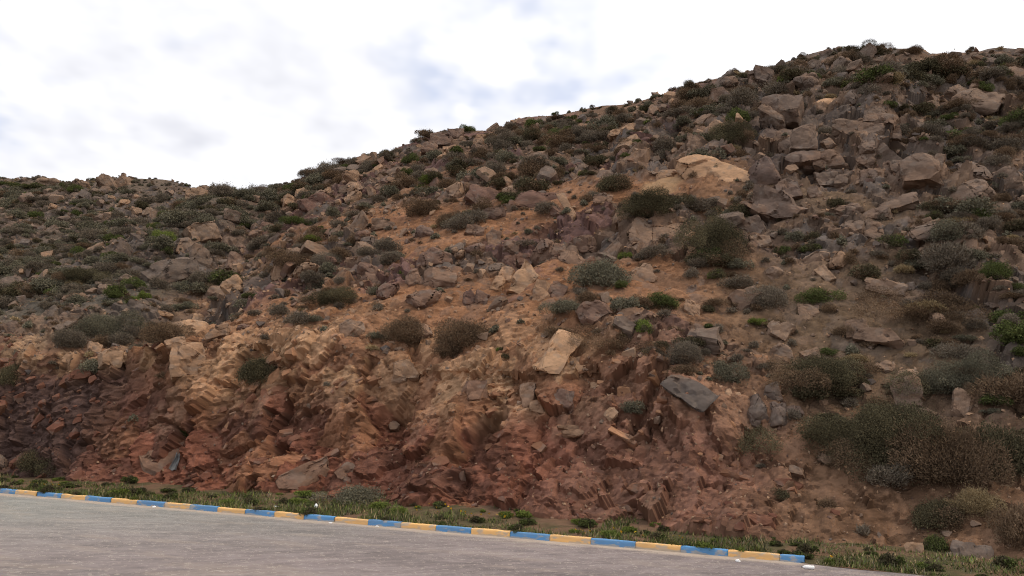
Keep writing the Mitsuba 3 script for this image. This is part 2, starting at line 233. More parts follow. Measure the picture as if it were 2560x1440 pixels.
# ---------------------------------------------------------------- where things stand (metres): x, y, z, width, height ...
SANDY = [
    (15.68, 16.71, 0.8, 0.93, -0.25, (0.34, 0.22, 0.13)),
]
ROCKS = [
    (17.95, 17.48, 14.71, np.float64(3.32), np.float64(1.77), 0.71, -0.21, 8, 'slabface', 1.0, 0.0, 'big bare tan face of rock next to the dark round boulder'),
    (16.27, 17.8, 14.73, np.float64(1.74), np.float64(0.99), 0.39, -0.25, -8, 'slabface', 0.8, 0.05, 'lower tan face of rock joined to the big bare one'),
    (22.14, 25.78, 20.64, np.float64(1.47), np.float64(1.0), 0.4, -0.08, -8, 'slabface', 0.95, 0.0, 'small bare tan face beside the upright egg-shaped boulder'),
    (-16.35, 22.83, 15.35, np.float64(2.46), np.float64(1.6), 1.87, -0.78, -14, 'block', 0.35, 0.0, 'large pale angular boulder, topmost of three on the slope below the saddle'),
    (-15.71, 21.0, 14.0, np.float64(0.97), np.float64(1.32), 0.88, -0.8, 10, 'block', 0.25, 0.0, 'upright grey block just below the large pale angular boulder'),
    (-13.56, 20.17, 12.9, np.float64(1.57), np.float64(1.06), 1.41, -0.78, 35, 'slab', 0.2, 0.0, 'tilted grey slab under the upright grey block below the saddle'),
    (-9.9, 19.12, 12.34, np.float64(1.05), np.float64(1.22), 0.94, -0.74, 15, 'block', 0.35, 0.4, 'purplish pointed rock beside the tilted grey slab'),
    (-2.75, 11.6, 8.97, np.float64(1.07), np.float64(0.89), 0.97, -0.74, 40, 'block', 0.75, 0.0, 'cream-edged tan rock lying tilted on the orange rubble run'),
    (-6.62, 14.49, 9.48, np.float64(1.1), np.float64(0.85), 0.99, -0.76, 0, 'boulder', 0.35, 0.2, 'brown rounded rock touching the cream-edged tan rock'),
    (-11.35, 15.85, 10.86, np.float64(2.7), np.float64(1.39), 2.43, -0.81, -28, 'slab', 0.1, 0.0, 'long smooth grey slab sloping among scrub on the far slope'),
    (-0.57, 6.84, 6.28, np.float64(1.71), np.float64(0.77), 0.9, -0.78, -8, 'block', 0.85, 0.0, 'tan ledge of stacked flat rock above the bank on the far side'),
    (-5.33, 12.19, 7.69, np.float64(0.7), np.float64(0.5), 0.59, -0.77, 15, 'block', 0.8, 0.0, 'small tan block on top of the tan ledge'),
    (-6.23, 10.95, 7.71, np.float64(0.69), np.float64(0.27), 0.62, -0.81, 4, 'slab', 0.9, 0.0, 'flat tan stone above the tan ledge'),
    (-49.04, 36.38, 23.75, np.float64(0.74), np.float64(0.51), 0.59, -0.93, 0, 'block', 0.7, 0.0, 'pale stone among grey scrub high on the far slope'),
    (-41.28, 37.86, 24.0, np.float64(0.97), np.float64(0.58), 0.68, -0.86, -10, 'block', 0.85, 0.0, 'cream stone on the far slope below the round crest rocks'),
    (-47.23, 41.35, 26.01, np.float64(0.78), np.float64(0.35), 0.7, -0.87, 0, 'slab', 0.7, 0.0, 'flat pale stone just above the cream stone on the far slope'),
    (-39.47, 37.78, 22.93, np.float64(1.04), np.float64(0.73), 0.86, -0.85, 0, 'block', 0.5, 0.0, 'buff stone beside a bright green bush on the far slope'),
    (-38.01, 38.08, 22.82, np.float64(1.35), np.float64(1.05), 1.22, -0.84, 0, 'boulder', 0.3, 0.0, 'rounded grey boulder next to the buff stone on the far slope'),
    (-52.53, 47.04, 29.8, np.float64(1.89), np.float64(1.63), 1.7, -0.87, 0, 'boulder', 0.35, 0.0, 'broad rounded boulder breaking the far skyline'),
    (-53.53, 46.03, 29.35, np.float64(2.34), np.float64(1.24), 2.11, -0.88, 30, 'slab', 0.3, 0.0, 'layered grey rock beside the broad boulder on the far skyline'),
    (-56.32, 44.94, 29.28, np.float64(1.88), np.float64(1.05), 1.23, -0.9, 0, 'boulder', 0.3, 0.0, 'low round rock on the far skyline before its highest stretch'),
    (-68.4, 49.69, 32.15, np.float64(2.59), np.float64(1.16), 1.36, -0.94, 0, 'boulder', 0.35, 0.0, 'long low rock on the far skyline near a dark green bush'),
    (-38.28, 43.03, 26.0, np.float64(1.27), np.float64(1.29), 1.14, -0.8, 0, 'block', 0.5, 0.0, 'split tan rock below the skyline just before the saddle'),
    (-38.83, 44.9, 26.94, np.float64(1.21), np.float64(1.41), 1.09, -0.79, 10, 'block', 0.45, 0.1, 'brown upright rock beside the split tan rock near the saddle'),
    (-15.36, 31.31, 20.68, np.float64(1.09), np.float64(0.85), 0.98, -0.68, -10, 'block', 0.8, 0.0, 'tan rock at the upper edge of the dark maroon face'),
    (-9.82, 25.9, 17.81, np.float64(2.4), np.float64(1.33), 1.55, -0.66, -25, 'block', 0.2, 0.85, 'wide dark maroon rock face rising above the saddle'),
    (-15.7, 30.25, 19.72, np.float64(1.01), np.float64(1.09), 0.91, -0.69, 0, 'block', 0.7, 0.1, 'cracked tan rock between the saddle and the dark maroon face'),
    (-13.36, 24.71, 15.73, np.float64(1.19), np.float64(0.81), 0.95, -0.72, 0, 'boulder', 0.4, 0.4, 'brown rock on the orange soil below the maroon face'),
    (-11.68, 12.03, 9.35, np.float64(0.75), np.float64(0.71), 0.67, -0.87, 0, 'boulder', 0.2, 0.0, 'rounded grey boulder in the grey scree of the far slope'),
    (-13.05, 14.39, 10.41, np.float64(0.79), np.float64(0.71), 0.71, -0.85, 0, 'boulder', 0.2, 0.0, 'grey boulder standing uphill of another in the far scree'),
    (-8.86, 8.11, 7.11, np.float64(0.93), np.float64(0.44), 0.84, -0.9, -25, 'slab', 0.15, 0.0, 'grey slab stacked with others low on the far slope'),
    (-8.04, 7.21, 6.59, np.float64(0.98), np.float64(0.38), 0.88, -0.9, -25, 'slab', 0.15, 0.0, 'lower grey slab of the stack low on the far slope'),
    (-2.39, 4.89, 4.9, np.float64(0.92), np.float64(0.81), 0.83, -0.85, -5, 'block', 0.6, 0.0, 'squarish buff block on the lip of the dark end of the bank'),
    (-2.21, 5.29, 4.99, np.float64(0.57), np.float64(0.48), 0.51, -0.84, 15, 'block', 0.8, 0.0, 'cream block beside the squarish buff block'),
    (-4.71, 6.01, 5.47, np.float64(0.6), np.float64(0.46), 0.54, -0.87, 10, 'block', 0.6, 0.0, 'buff stone on the lip above a grey bush'),
    (-5.77, 5.91, 4.9, np.float64(0.74), np.float64(0.65), 0.67, -0.89, 40, 'block', 0.75, 0.0, 'pale wedge of rock pointing up at the dark end of the bank lip'),
    (1.69, 4.97, 4.67, np.float64(1.56), np.float64(1.51), 1.4, -0.77, -10, 'block', 0.8, 0.15, 'large tan face of rock jutting from the bank below the tan ledge'),
    (0.87, 4.88, 5.46, np.float64(0.8), np.float64(0.45), 0.53, -0.79, -20, 'block', 0.7, 0.1, 'tan rock on the lip above the large tan face'),
    (2.05, 5.67, 5.88, np.float64(0.96), np.float64(0.43), 0.87, -0.75, -25, 'slab', 0.6, 0.2, 'thin slab leaning over the lip beside the tan ledge'),
    (-7.02, 37.05, 25.84, np.float64(2.0), np.float64(1.56), 1.8, -0.52, 0, 'block', 0.2, 0.4, 'dark brown rock tower below the notched crest'),
    (-6.76, 38.51, 26.99, np.float64(1.36), np.float64(1.18), 1.23, -0.51, 0, 'block', 0.2, 0.4, 'dark rounded knob on the notched crest'),
    (-7.02, 35.25, 24.75, np.float64(1.17), np.float64(1.32), 1.05, -0.54, 10, 'block', 0.25, 0.4, 'dark stepped rock at the foot of the notched crest'),
    (-3.28, 32.09, 23.08, np.float64(1.51), np.float64(0.68), 0.79, -0.51, -5, 'block', 0.85, 0.2, 'orange rubble ledge under the dark rock tower'),
    (-2.94, 35.46, 25.01, np.float64(0.95), np.float64(0.65), 0.76, -0.48, 0, 'block', 0.8, 0.1, 'tan stones below the small tufts on the notched crest'),
    (11.23, 26.42, 20.78, np.float64(0.84), np.float64(0.55), 0.65, -0.31, -10, 'block', 0.75, 0.1, 'tan rock alone in grey scrub high on the middle slope'),
    (10.26, 27.26, 20.86, np.float64(0.91), np.float64(0.41), 0.82, -0.32, -10, 'slab', 0.8, 0.1, 'flat tan rock touching the lone tan rock high up'),
    (6.05, 18.66, 14.69, np.float64(1.69), np.float64(1.46), 1.52, -0.48, 28, 'block', 0.25, 0.75, 'dark maroon slab with pale top edge on the middle slope'),
    (8.15, 15.95, 12.95, np.float64(1.08), np.float64(0.73), 0.86, -0.46, 0, 'boulder', 0.15, 0.4, 'round dark boulder perched on orange soil'),
    (9.9, 17.61, 13.92, np.float64(2.66), np.float64(1.67), 0.67, -0.4, 20, 'slabface', 0.25, 0.8, 'broad smooth maroon face on the middle slope'),
    (12.41, 14.43, 12.6, np.float64(0.33), np.float64(1.58), 0.3, -0.37, -28, 'block', 0.8, 0.15, 'thin tan rib of rock standing beside the broad maroon face'),
    (6.98, 20.08, 15.78, np.float64(0.36), np.float64(1.32), 0.32, -0.44, -25, 'block', 0.75, 0.2, 'short tan rib of rock uphill of the broad maroon face'),
    (12.48, 12.67, 10.06, np.float64(1.6), np.float64(1.34), 1.44, -0.39, 0, 'boulder', 0.3, 0.45, 'biggest brown boulder in the middle of the hill'),
    (13.62, 12.04, 9.58, np.float64(1.01), np.float64(0.93), 0.91, -0.37, 0, 'boulder', 0.5, 0.35, 'lighter cracked boulder leaning on the biggest brown boulder'),
    (13.54, 13.45, 10.58, np.float64(1.23), np.float64(0.82), 0.96, -0.35, 10, 'boulder', 0.4, 0.5, 'brown boulder behind the biggest boulder, half buried'),
    (11.36, 10.24, 8.35, np.float64(0.46), np.float64(0.74), 0.41, -0.45, 20, 'block', 0.85, 0.1, 'tan flake at the end of the two-toned rocks'),
    (11.41, 10.82, 8.79, np.float64(0.64), np.float64(0.78), 0.57, -0.44, 15, 'block', 0.8, 0.15, 'tan block with a dark top among the two-toned rocks'),
    (12.57, 9.88, 8.38, np.float64(0.83), np.float64(1.44), 0.75, -0.42, 22, 'block', 0.85, 0.05, 'tall tan slab of the two-toned rocks'),
    (10.96, 12.01, 9.59, np.float64(0.59), np.float64(0.71), 0.53, -0.44, 0, 'block', 0.2, 0.85, 'maroon block above the tan block'),
    (11.34, 12.49, 9.74, np.float64(0.81), np.float64(0.79), 0.73, -0.42, 5, 'block', 0.2, 0.85, 'maroon block on top of the tall tan slab'),
    (13.81, 8.78, 7.61, np.float64(0.76), np.float64(0.87), 0.69, -0.4, 20, 'block', 0.8, 0.2, 'tan slab downhill of the tall tan slab'),
    (14.31, 9.05, 7.75, np.float64(0.61), np.float64(0.72), 0.55, -0.38, 15, 'block', 0.45, 0.6, 'brown rock at the downhill end of the two-toned rocks'),
    (8.8, 10.21, 8.55, np.float64(1.22), np.float64(1.03), 1.1, -0.52, 0, 'boulder', 0.45, 0.4, 'rounded boulder above the overhang of dark rocks'),
    (7.84, 9.92, 8.65, np.float64(0.72), np.float64(0.83), 0.64, -0.55, 0, 'boulder', 0.4, 0.45, 'narrow brown boulder uphill of the lip beside the rounded boulder'),
    (7.8, 11.35, 9.81, np.float64(1.49), np.float64(1.01), 1.18, -0.53, -10, 'boulder', 0.3, 0.6, 'dark maroon boulder half buried uphill of the rounded boulder'),
    (5.23, 10.48, 9.29, np.float64(0.89), np.float64(0.62), 0.72, -0.6, 15, 'boulder', 0.3, 0.55, 'dark rock of a pair with pale edge on the rubble'),
    (5.44, 10.5, 8.85, np.float64(0.96), np.float64(0.87), 0.86, -0.59, 15, 'boulder', 0.35, 0.5, 'lower rock of the pair with pale edge on the rubble'),
    (9.23, 8.3, 7.45, np.float64(1.37), np.float64(0.78), 0.91, -0.53, -8, 'boulder', 0.35, 0.5, 'long brown boulder lying above the dark bushes on the lip'),
    (10.78, 9.04, 7.56, np.float64(0.51), np.float64(0.72), 0.46, -0.48, 5, 'block', 0.15, 0.75, 'small black-shadowed upright rock above the lip'),
    (11.23, 9.1, 7.62, np.float64(0.54), np.float64(0.68), 0.49, -0.47, 15, 'block', 0.3, 0.6, 'brown rock leaning on the small upright rock'),
    (5.45, 14.4, 11.93, np.float64(0.83), np.float64(0.72), 0.75, -0.54, 0, 'boulder', 0.15, 0.4, 'dark boulder beside the grey bushes in the middle slope'),
    (1.6, 16.73, 13.06, np.float64(1.17), np.float64(0.57), 1.05, -0.59, -8, 'slab', 0.4, 0.2, 'flat-topped grey rock on the orange slope'),
    (8.17, 14.1, 11.66, np.float64(0.91), np.float64(0.58), 0.68, -0.48, 10, 'block', 0.25, 0.35, 'grey pointed rock below the round dark boulder'),
    (10.5, 13.18, 10.57, np.float64(0.76), np.float64(0.66), 0.68, -0.44, 10, 'block', 0.35, 0.4, 'purplish rock uphill of the two-toned rocks'),
    (9.38, 13.7, 11.13, np.float64(0.6), np.float64(0.87), 0.54, -0.46, -5, 'block', 0.35, 0.4, 'upright brownish rock between boulders in the middle of the hill'),
    (16.66, 13.13, 10.63, np.float64(2.02), np.float64(2.06), 0.81, -0.27, -12, 'slabface', 0.5, 0.2, 'broad pale face of rock below the dark bushes'),
    (16.99, 10.27, 8.5, np.float64(1.07), np.float64(0.94), 0.38, -0.29, -5, 'slabface', 0.55, 0.2, 'lower pale face of rock with a thin plant on it'),
    (13.74, 15.21, 12.98, np.float64(0.82), np.float64(0.6), 0.71, -0.33, 0, 'block', 0.5, 0.4, 'brown rock under a dark round bush'),
    (15.13, 14.24, 11.86, np.float64(1.06), np.float64(0.65), 0.76, -0.3, -15, 'block', 0.6, 0.3, 'tan-edged rock above the broad pale face'),
    (20.07, 17.73, 14.24, np.float64(1.51), np.float64(1.46), 1.36, -0.15, 0, 'boulder', 0.06, 0.35, 'dark round boulder next to the big bare tan face'),
    (20.17, 23.46, 19.52, np.float64(2.22), np.float64(2.0), 2.0, -0.13, 20, 'boulder', 0.12, 0.1, 'biggest smooth grey boulder below the highest crest'),
    (19.85, 22.21, 18.73, np.float64(1.38), np.float64(0.64), 1.24, -0.14, 38, 'slab', 0.15, 0.0, 'grey plank of rock leaning on the biggest smooth boulder'),
    (23.25, 25.08, 20.42, np.float64(0.99), np.float64(1.23), 0.89, -0.06, 0, 'boulder', 0.12, 0.05, 'upright egg-shaped boulder beside the small bare tan face'),
    (19.71, 22.11, 17.5, np.float64(1.29), np.float64(1.22), 1.16, -0.14, 0, 'block', 0.15, 0.15, 'first block of the crag row'),
    (20.56, 21.19, 17.04, np.float64(0.77), np.float64(1.27), 0.69, -0.13, 3, 'block', 0.15, 0.1, 'narrow middle block of the crag row'),
    (21.52, 19.56, 16.43, np.float64(1.15), np.float64(1.33), 1.04, -0.11, 0, 'block', 0.21, 0.1, 'last and lightest block of the crag row'),
    (21.38, 19.67, 15.29, np.float64(2.1), np.float64(0.78), 1.89, -0.11, -5, 'slab', 0.12, 0.2, 'long ledge of rock under the crag row'),
    (22.68, 19.51, 15.17, np.float64(1.35), np.float64(0.96), 1.12, -0.08, -10, 'block', 0.21, 0.1, 'angular grey rock at the end of the long ledge'),
    (22.53, 18.62, 14.15, np.float64(0.95), np.float64(0.71), 0.83, -0.08, 0, 'block', 0.18, 0.05, 'square grey stone below the angular grey rock'),
    (23.2, 18.3, 13.98, np.float64(0.58), np.float64(0.63), 0.52, -0.07, 5, 'block', 0.21, 0.05, 'small grey stone joined to the square grey stone'),
    (24.2, 19.33, 15.73, np.float64(0.7), np.float64(0.68), 0.63, -0.04, 0, 'block', 0.21, 0.1, 'top stone of the crag column'),
    (24.09, 19.37, 15.15, np.float64(0.81), np.float64(0.83), 0.73, -0.04, 5, 'block', 0.21, 0.1, 'middle stone of the crag column'),
    (24.28, 17.78, 13.87, np.float64(0.78), np.float64(0.65), 0.7, -0.04, 0, 'block', 0.18, 0.1, 'bottom stone of the crag column'),
    (24.34, 24.47, 19.07, np.float64(1.05), np.float64(1.03), 0.94, -0.03, 0, 'block', 0.21, 0.05, 'light square stone above the crag column'),
    (24.38, 20.48, 16.92, np.float64(1.07), np.float64(0.62), 0.73, -0.03, 0, 'block', 0.18, 0.05, 'stone under the light square stone'),
    (23.29, 20.93, 17.19, np.float64(1.29), np.float64(0.87), 1.02, -0.06, 5, 'block', 0.24, 0.05, 'wide light block in the upper crag'),
    (21.55, 44.71, 27.51, np.float64(1.24), np.float64(1.01), 1.12, -0.07, 0, 'block', 0.18, 0.05, 'grey stone on top of the wide light block'),
    (25.02, 20.98, 17.62, np.float64(0.46), np.float64(0.9), 0.45, -0.02, -55, 'slab', 0.27, 0.05, 'thin tan fin of rock beside the light square stone'),
    (25.22, 21.33, 16.98, np.float64(0.66), np.float64(0.71), 0.59, -0.01, 0, 'block', 0.21, 0.1, 'small grey block at the end of the upper crag'),
    (26.23, 18.12, 13.97, np.float64(1.59), np.float64(1.52), 1.44, 0.01, -5, 'block', 0.24, 0.1, 'large brown-grey block in the lower crag'),
    (26.88, 18.12, 14.44, np.float64(0.45), np.float64(0.85), 0.41, 0.03, 12, 'block', 0.27, 0.1, 'narrow upright flake on the large brown-grey block'),
    (25.32, 18.63, 14.54, np.float64(0.5), np.float64(0.8), 0.45, -0.01, 0, 'block', 0.21, 0.1, 'upright grey stone before the large brown-grey block'),
    (24.97, 18.75, 14.42, np.float64(0.47), np.float64(0.92), 0.42, -0.02, 5, 'block', 0.21, 0.2, 'purplish upright stone next to the upright grey stone'),
    (28.03, 18.11, 12.97, np.float64(1.89), np.float64(1.24), 1.45, 0.06, 0, 'boulder', 0.24, 0.1, 'wide brown boulder beyond the lower crag'),
    (29.38, 19.54, 13.81, np.float64(1.21), np.float64(1.24), 1.09, 0.09, 10, 'block', 0.24, 0.1, 'brown block where the crag meets the brown slope'),
    (21.18, 16.81, 13.16, np.float64(1.21), np.float64(1.01), 1.09, -0.13, 0, 'block', 0.15, 0.25, 'dark angular rock below the dark round boulder'),
    (22.23, 16.95, 13.11, np.float64(0.6), np.float64(0.57), 0.54, -0.1, 0, 'block', 0.21, 0.1, 'grey stone next to the dark angular rock'),
    (23.57, 15.63, 11.87, np.float64(1.17), np.float64(0.68), 0.79, -0.06, -10, 'block', 0.21, 0.1, 'grey jagged rock below the crag'),
    (25.49, 16.63, 12.13, np.float64(1.77), np.float64(0.61), 1.59, -0.01, -12, 'slab', 0.21, 0.1, 'long brown slab of rock under the lower crag'),
    (24.61, 15.64, 11.67, np.float64(1.15), np.float64(0.57), 0.67, -0.03, -10, 'block', 0.21, 0.1, 'brown rock beside the long brown slab'),
    (29.06, 28.59, 20.76, np.float64(2.72), np.float64(1.78), 2.09, 0.07, 10, 'boulder', 0.27, 0.05, 'broad brown boulder high on the brown slope'),
    (28.26, 30.23, 22.21, np.float64(1.38), np.float64(1.26), 1.24, 0.05, 0, 'boulder', 0.27, 0.05, 'brown boulder uphill of the broad one'),
    (20.91, 15.47, 11.9, np.float64(2.21), np.float64(1.11), 1.99, -0.14, 22, 'slab', 0.15, 0.2, 'big grey slab above the largest dark bush of the slope'),
    (21.27, 37.14, 28.88, np.float64(0.95), np.float64(0.69), 0.8, -0.08, 0, 'boulder', 0.12, 0.0, 'grey rock on the skyline where the crest levels off'),
    (18.15, 30.84, 24.9, np.float64(1.28), np.float64(1.3), 1.15, -0.15, 5, 'block', 0.09, 0.1, 'dark rock below the rising skyline'),
    (17.55, 30.54, 25.18, np.float64(0.51), np.float64(0.37), 0.43, -0.16, 0, 'boulder', 0.09, 0.1, 'small round rock on the rising skyline'),
    (20.96, 26.97, 22.54, np.float64(1.25), np.float64(1.03), 1.12, -0.1, 0, 'boulder', 0.12, 0.05, 'grey rock between the skyline and the biggest smooth boulder'),
    (22.41, 32.13, 25.7, np.float64(1.06), np.float64(0.98), 0.96, -0.06, 0, 'boulder', 0.15, 0.0, 'grey rock just under the highest crest'),
    (23.23, 29.4, 24.15, np.float64(0.86), np.float64(0.63), 0.74, -0.05, 0, 'block', 0.21, 0.0, 'light-edged grey rock just under the highest crest'),
    (20.75, 33.65, 26.57, np.float64(0.95), np.float64(0.7), 0.82, -0.09, 0, 'block', 0.18, 0.0, 'light grey stone under the crest where it levels off'),
    (15.87, 29.62, 23.35, np.float64(1.52), np.float64(1.03), 1.21, -0.2, 0, 'block', 0.15, 0.3, 'dark purple-grey rock in scrub below the rising skyline'),
    (20.67, 13.3, 10.2, np.float64(0.8), np.float64(0.52), 0.61, -0.15, -10, 'block', 0.35, 0.1, 'grey block beside the largest dark bush of the slope'),
    (20.18, 14.72, 11.14, np.float64(1.18), np.float64(0.86), 1.06, -0.16, 25, 'slab', 0.15, 0.1, 'grey slab behind the largest dark bush of the slope'),
    (21.33, 11.63, 8.66, np.float64(0.72), np.float64(0.61), 0.65, -0.14, 0, 'boulder', 0.35, 0.15, 'rounded pinkish rock among green tufts'),
    (23.05, 12.03, 8.64, np.float64(0.45), np.float64(0.7), 0.4, -0.09, -42, 'slab', 0.5, 0.0, 'light brown leaning plank of rock'),
    (22.72, 12.63, 9.35, np.float64(0.95), np.float64(0.47), 0.55, -0.09, -12, 'block', 0.35, 0.1, 'grey block above the leaning plank of rock'),
    (23.84, 14.81, 10.96, np.float64(0.81), np.float64(0.56), 0.65, -0.06, 0, 'block', 0.21, 0.05, 'one half of the cracked grey block'),
    (24.5, 15.05, 10.85, np.float64(0.74), np.float64(0.79), 0.67, -0.04, 0, 'block', 0.21, 0.05, 'other and taller half of the cracked grey block'),
    (24.94, 11.68, 8.01, np.float64(1.29), np.float64(0.52), 0.61, -0.03, 12, 'block', 0.35, 0.1, 'flat brown rock above the wide brown bush'),
    (20.59, 10.35, 7.51, np.float64(1.07), np.float64(0.86), 0.97, -0.17, -25, 'slab', 0.3, 0.3, 'purplish slab dipping beside a grey bush'),
    (22.63, 10.42, 7.07, np.float64(0.71), np.float64(0.43), 0.51, -0.1, 0, 'block', 0.4, 0.15, 'pinkish rock under the small yellow-green bush'),
    (21.82, 9.26, 6.23, np.float64(0.82), np.float64(0.67), 0.74, -0.14, 20, 'boulder', 0.35, 0.05, 'smooth grey boulder with a crack below the purplish slab'),
    (24.11, 9.98, 6.34, np.float64(0.68), np.float64(0.69), 0.61, -0.06, 0, 'block', 0.35, 0.15, 'pinkish-grey pyramid-shaped rock on the brown slope'),
    (24.78, 9.96, 6.01, np.float64(1.39), np.float64(0.57), 1.25, -0.03, 15, 'slab', 0.35, 0.2, 'long pinkish rock beside the pyramid-shaped rock'),
    (21.98, 8.53, 5.46, np.float64(0.72), np.float64(0.62), 0.65, -0.13, 0, 'boulder', 0.35, 0.1, 'brown rock above the dark bush on the brow'),
    (25.53, 8.63, 4.8, np.float64(0.73), np.float64(0.38), 0.45, -0.01, 0, 'boulder', 0.5, 0.0, 'pale cap stone of the rock pillar'),
    (25.53, 7.79, 4.12, np.float64(0.82), np.float64(1.18), 0.74, -0.01, 0, 'block', 0.25, 0.15, 'dark rock pillar standing between two bushes'),
    (20.05, 4.87, 3.89, np.float64(1.54), np.float64(0.81), 0.32, -0.23, 36, 'slabface', 0.02, 0.0, 'large smooth blue-grey slab lying at the top of the earth bank'),
    (21.66, 5.65, 3.43, np.float64(0.52), np.float64(0.9), 0.47, -0.16, -22, 'boulder', 0.1, 0.1, 'lower of two leaning blue-grey stones'),
    (22.04, 6.22, 3.99, np.float64(0.53), np.float64(0.62), 0.48, -0.14, -22, 'boulder', 0.1, 0.1, 'blue-grey stone, upper piece of the tall leaning pair'),
    (22.24, 5.76, 3.38, np.float64(0.55), np.float64(0.72), 0.49, -0.14, -10, 'boulder', 0.1, 0.15, 'blue-grey stone, lower piece of the tall leaning pair'),
    (22.63, 6.15, 3.52, np.float64(0.55), np.float64(0.39), 0.46, -0.12, 0, 'boulder', 0.15, 0.35, 'round dark stone beside the leaning blue-grey stones'),
    (25.85, 7.54, 3.61, np.float64(0.76), np.float64(0.32), 0.37, 0.0, 0, 'boulder', 0.35, 0.0, 'grey rock top showing above the biggest dark bush'),
    (26.87, 7.29, 3.85, np.float64(0.58), np.float64(0.78), 0.52, 0.04, 12, 'block', 0.35, 0.1, 'brown upright rock behind the biggest dark bush'),
    (24.9, 8.74, 5.01, np.float64(0.61), np.float64(0.42), 0.49, -0.03, 0, 'boulder', 0.4, 0.1, 'light rock beside the dark rock pillar'),
    (25.6, 2.55, 0.2, np.float64(0.38), np.float64(0.48), 0.34, -0.01, -10, 'block', 0.75, 0.05, 'tan upright stone near the road past the kerb end'),
    (26.74, 2.72, 0.17, np.float64(0.89), np.float64(0.74), 0.8, 0.04, 15, 'block', 0.12, 0.05, 'broken grey rock at the foot of the slope past the kerb end'),
    (26.27, 3.63, 0.61, np.float64(0.26), np.float64(0.16), 0.19, 0.02, 0, 'block', 0.3, 0.0, 'small whitish stone under the straw-coloured bush'),
    (27.54, 2.52, 0.09, np.float64(0.25), np.float64(0.24), 0.23, 0.08, 0, 'boulder', 0.35, 0.05, 'round brown stone at the edge of the grass past the kerb end'),
    (15.71, 5.75, 5.17, np.float64(0.93), np.float64(1.87), 0.37, -0.38, 24, 'slabface', 1.0, 0.0, 'tall smooth tan slab leaning on the bank top'),
    (16.21, 6.1, 4.7, np.float64(0.94), np.float64(0.84), 0.34, -0.36, 5, 'slabface', 0.9, 0.05, 'pale jagged rock beside the tall smooth tan slab'),
    (15.49, 5.7, 4.67, np.float64(0.79), np.float64(0.59), 0.69, -0.39, -10, 'block', 0.75, 0.2, 'tan rock at the foot of the tall smooth tan slab'),
    (10.26, 5.58, 4.49, np.float64(0.96), np.float64(0.78), 0.87, -0.55, -12, 'block', 0.7, 0.15, 'jutting tan rock with a flat top in the red bank'),
    (16.94, 5.93, 4.01, np.float64(0.44), np.float64(0.45), 0.4, -0.33, -10, 'block', 0.8, 0.05, 'small pyramid-shaped tan stone in the bank'),
    (16.22, 5.07, 3.59, np.float64(0.64), np.float64(0.62), 0.57, -0.37, 10, 'block', 0.3, 0.65, 'maroon rock with a pale lower edge in the bank'),
    (16.77, 4.71, 2.56, np.float64(0.92), np.float64(0.2), 0.82, -0.35, -8, 'slab', 0.55, 0.2, 'thin pale ledge poking out of the bank'),
    (16.54, 4.78, 2.76, np.float64(0.7), np.float64(0.18), 0.63, -0.36, -10, 'slab', 0.5, 0.2, 'thin pale ledge just above the other one'),
    (15.41, 4.95, 3.35, np.float64(0.44), np.float64(0.44), 0.39, -0.4, 0, 'block', 0.7, 0.2, 'tan knob in the bank on the saddle side of the maroon rock'),
    (14.97, 5.22, 3.76, np.float64(0.52), np.float64(0.93), 0.47, -0.41, 0, 'block', 0.6, 0.35, 'orange buttress under the tan slabs'),
    (10.18, 6.68, 5.96, np.float64(0.83), np.float64(0.64), 0.75, -0.53, -10, 'boulder', 0.5, 0.35, 'rounded brown rock on the lip between two brown bushes'),
    (7.89, 5.93, 5.99, np.float64(0.87), np.float64(0.86), 0.78, -0.61, 0, 'boulder', 0.45, 0.25, 'grey-topped boulder on the lip above the red hollow'),
    (13.24, 5.05, 3.78, np.float64(0.8), np.float64(0.76), 0.72, -0.47, 0, 'block', 0.6, 0.7, 'reddish block overhanging the red hollow'),
    (16.31, 7.25, 6.58, np.float64(1.12), np.float64(0.74), 0.86, -0.34, -25, 'block', 0.3, 0.55, 'purplish-grey rock face above a brown bush'),
    (19.08, 9.16, 6.98, np.float64(0.51), np.float64(0.73), 0.46, -0.23, 5, 'block', 0.65, 0.15, 'tan upright rock beside the purplish slab'),
    (8.45, 3.2, 1.02, np.float64(1.73), np.float64(0.62), 0.37, -0.65, -28, 'bankface', 0.6, 0.65, 'brown slab of rock slanting up from the verge'),
    (9.71, 3.71, 1.13, np.float64(0.66), np.float64(0.76), 0.4, -0.6, -35, 'bankface', 0.6, 0.65, 'second brown slab slanting up behind the verge bush'),
    (1.93, 4.03, 1.24, np.float64(1.79), np.float64(0.97), 0.58, -0.79, -25, 'bankface', 0.6, 0.65, 'smooth grey-brown outcrop low in the dark end of the bank'),
    (3.77, 3.24, 0.3, np.float64(0.23), np.float64(0.14), 0.17, -0.77, 0, 'boulder', 0.9, 0.0, 'white stone on the verge grass under the dark bank'),
    (3.26, 3.49, 0.25, np.float64(0.2), np.float64(0.1), 0.12, -0.77, 0, 'boulder', 0.7, 0.0, 'pale stone touching the white stone on the verge grass'),
    (24.36, 1.95, 0.05, np.float64(0.11), np.float64(0.07), 0.08, -0.07, 0, 'boulder', 0.8, 0.0, 'pale stone in the grass past the kerb end'),
]
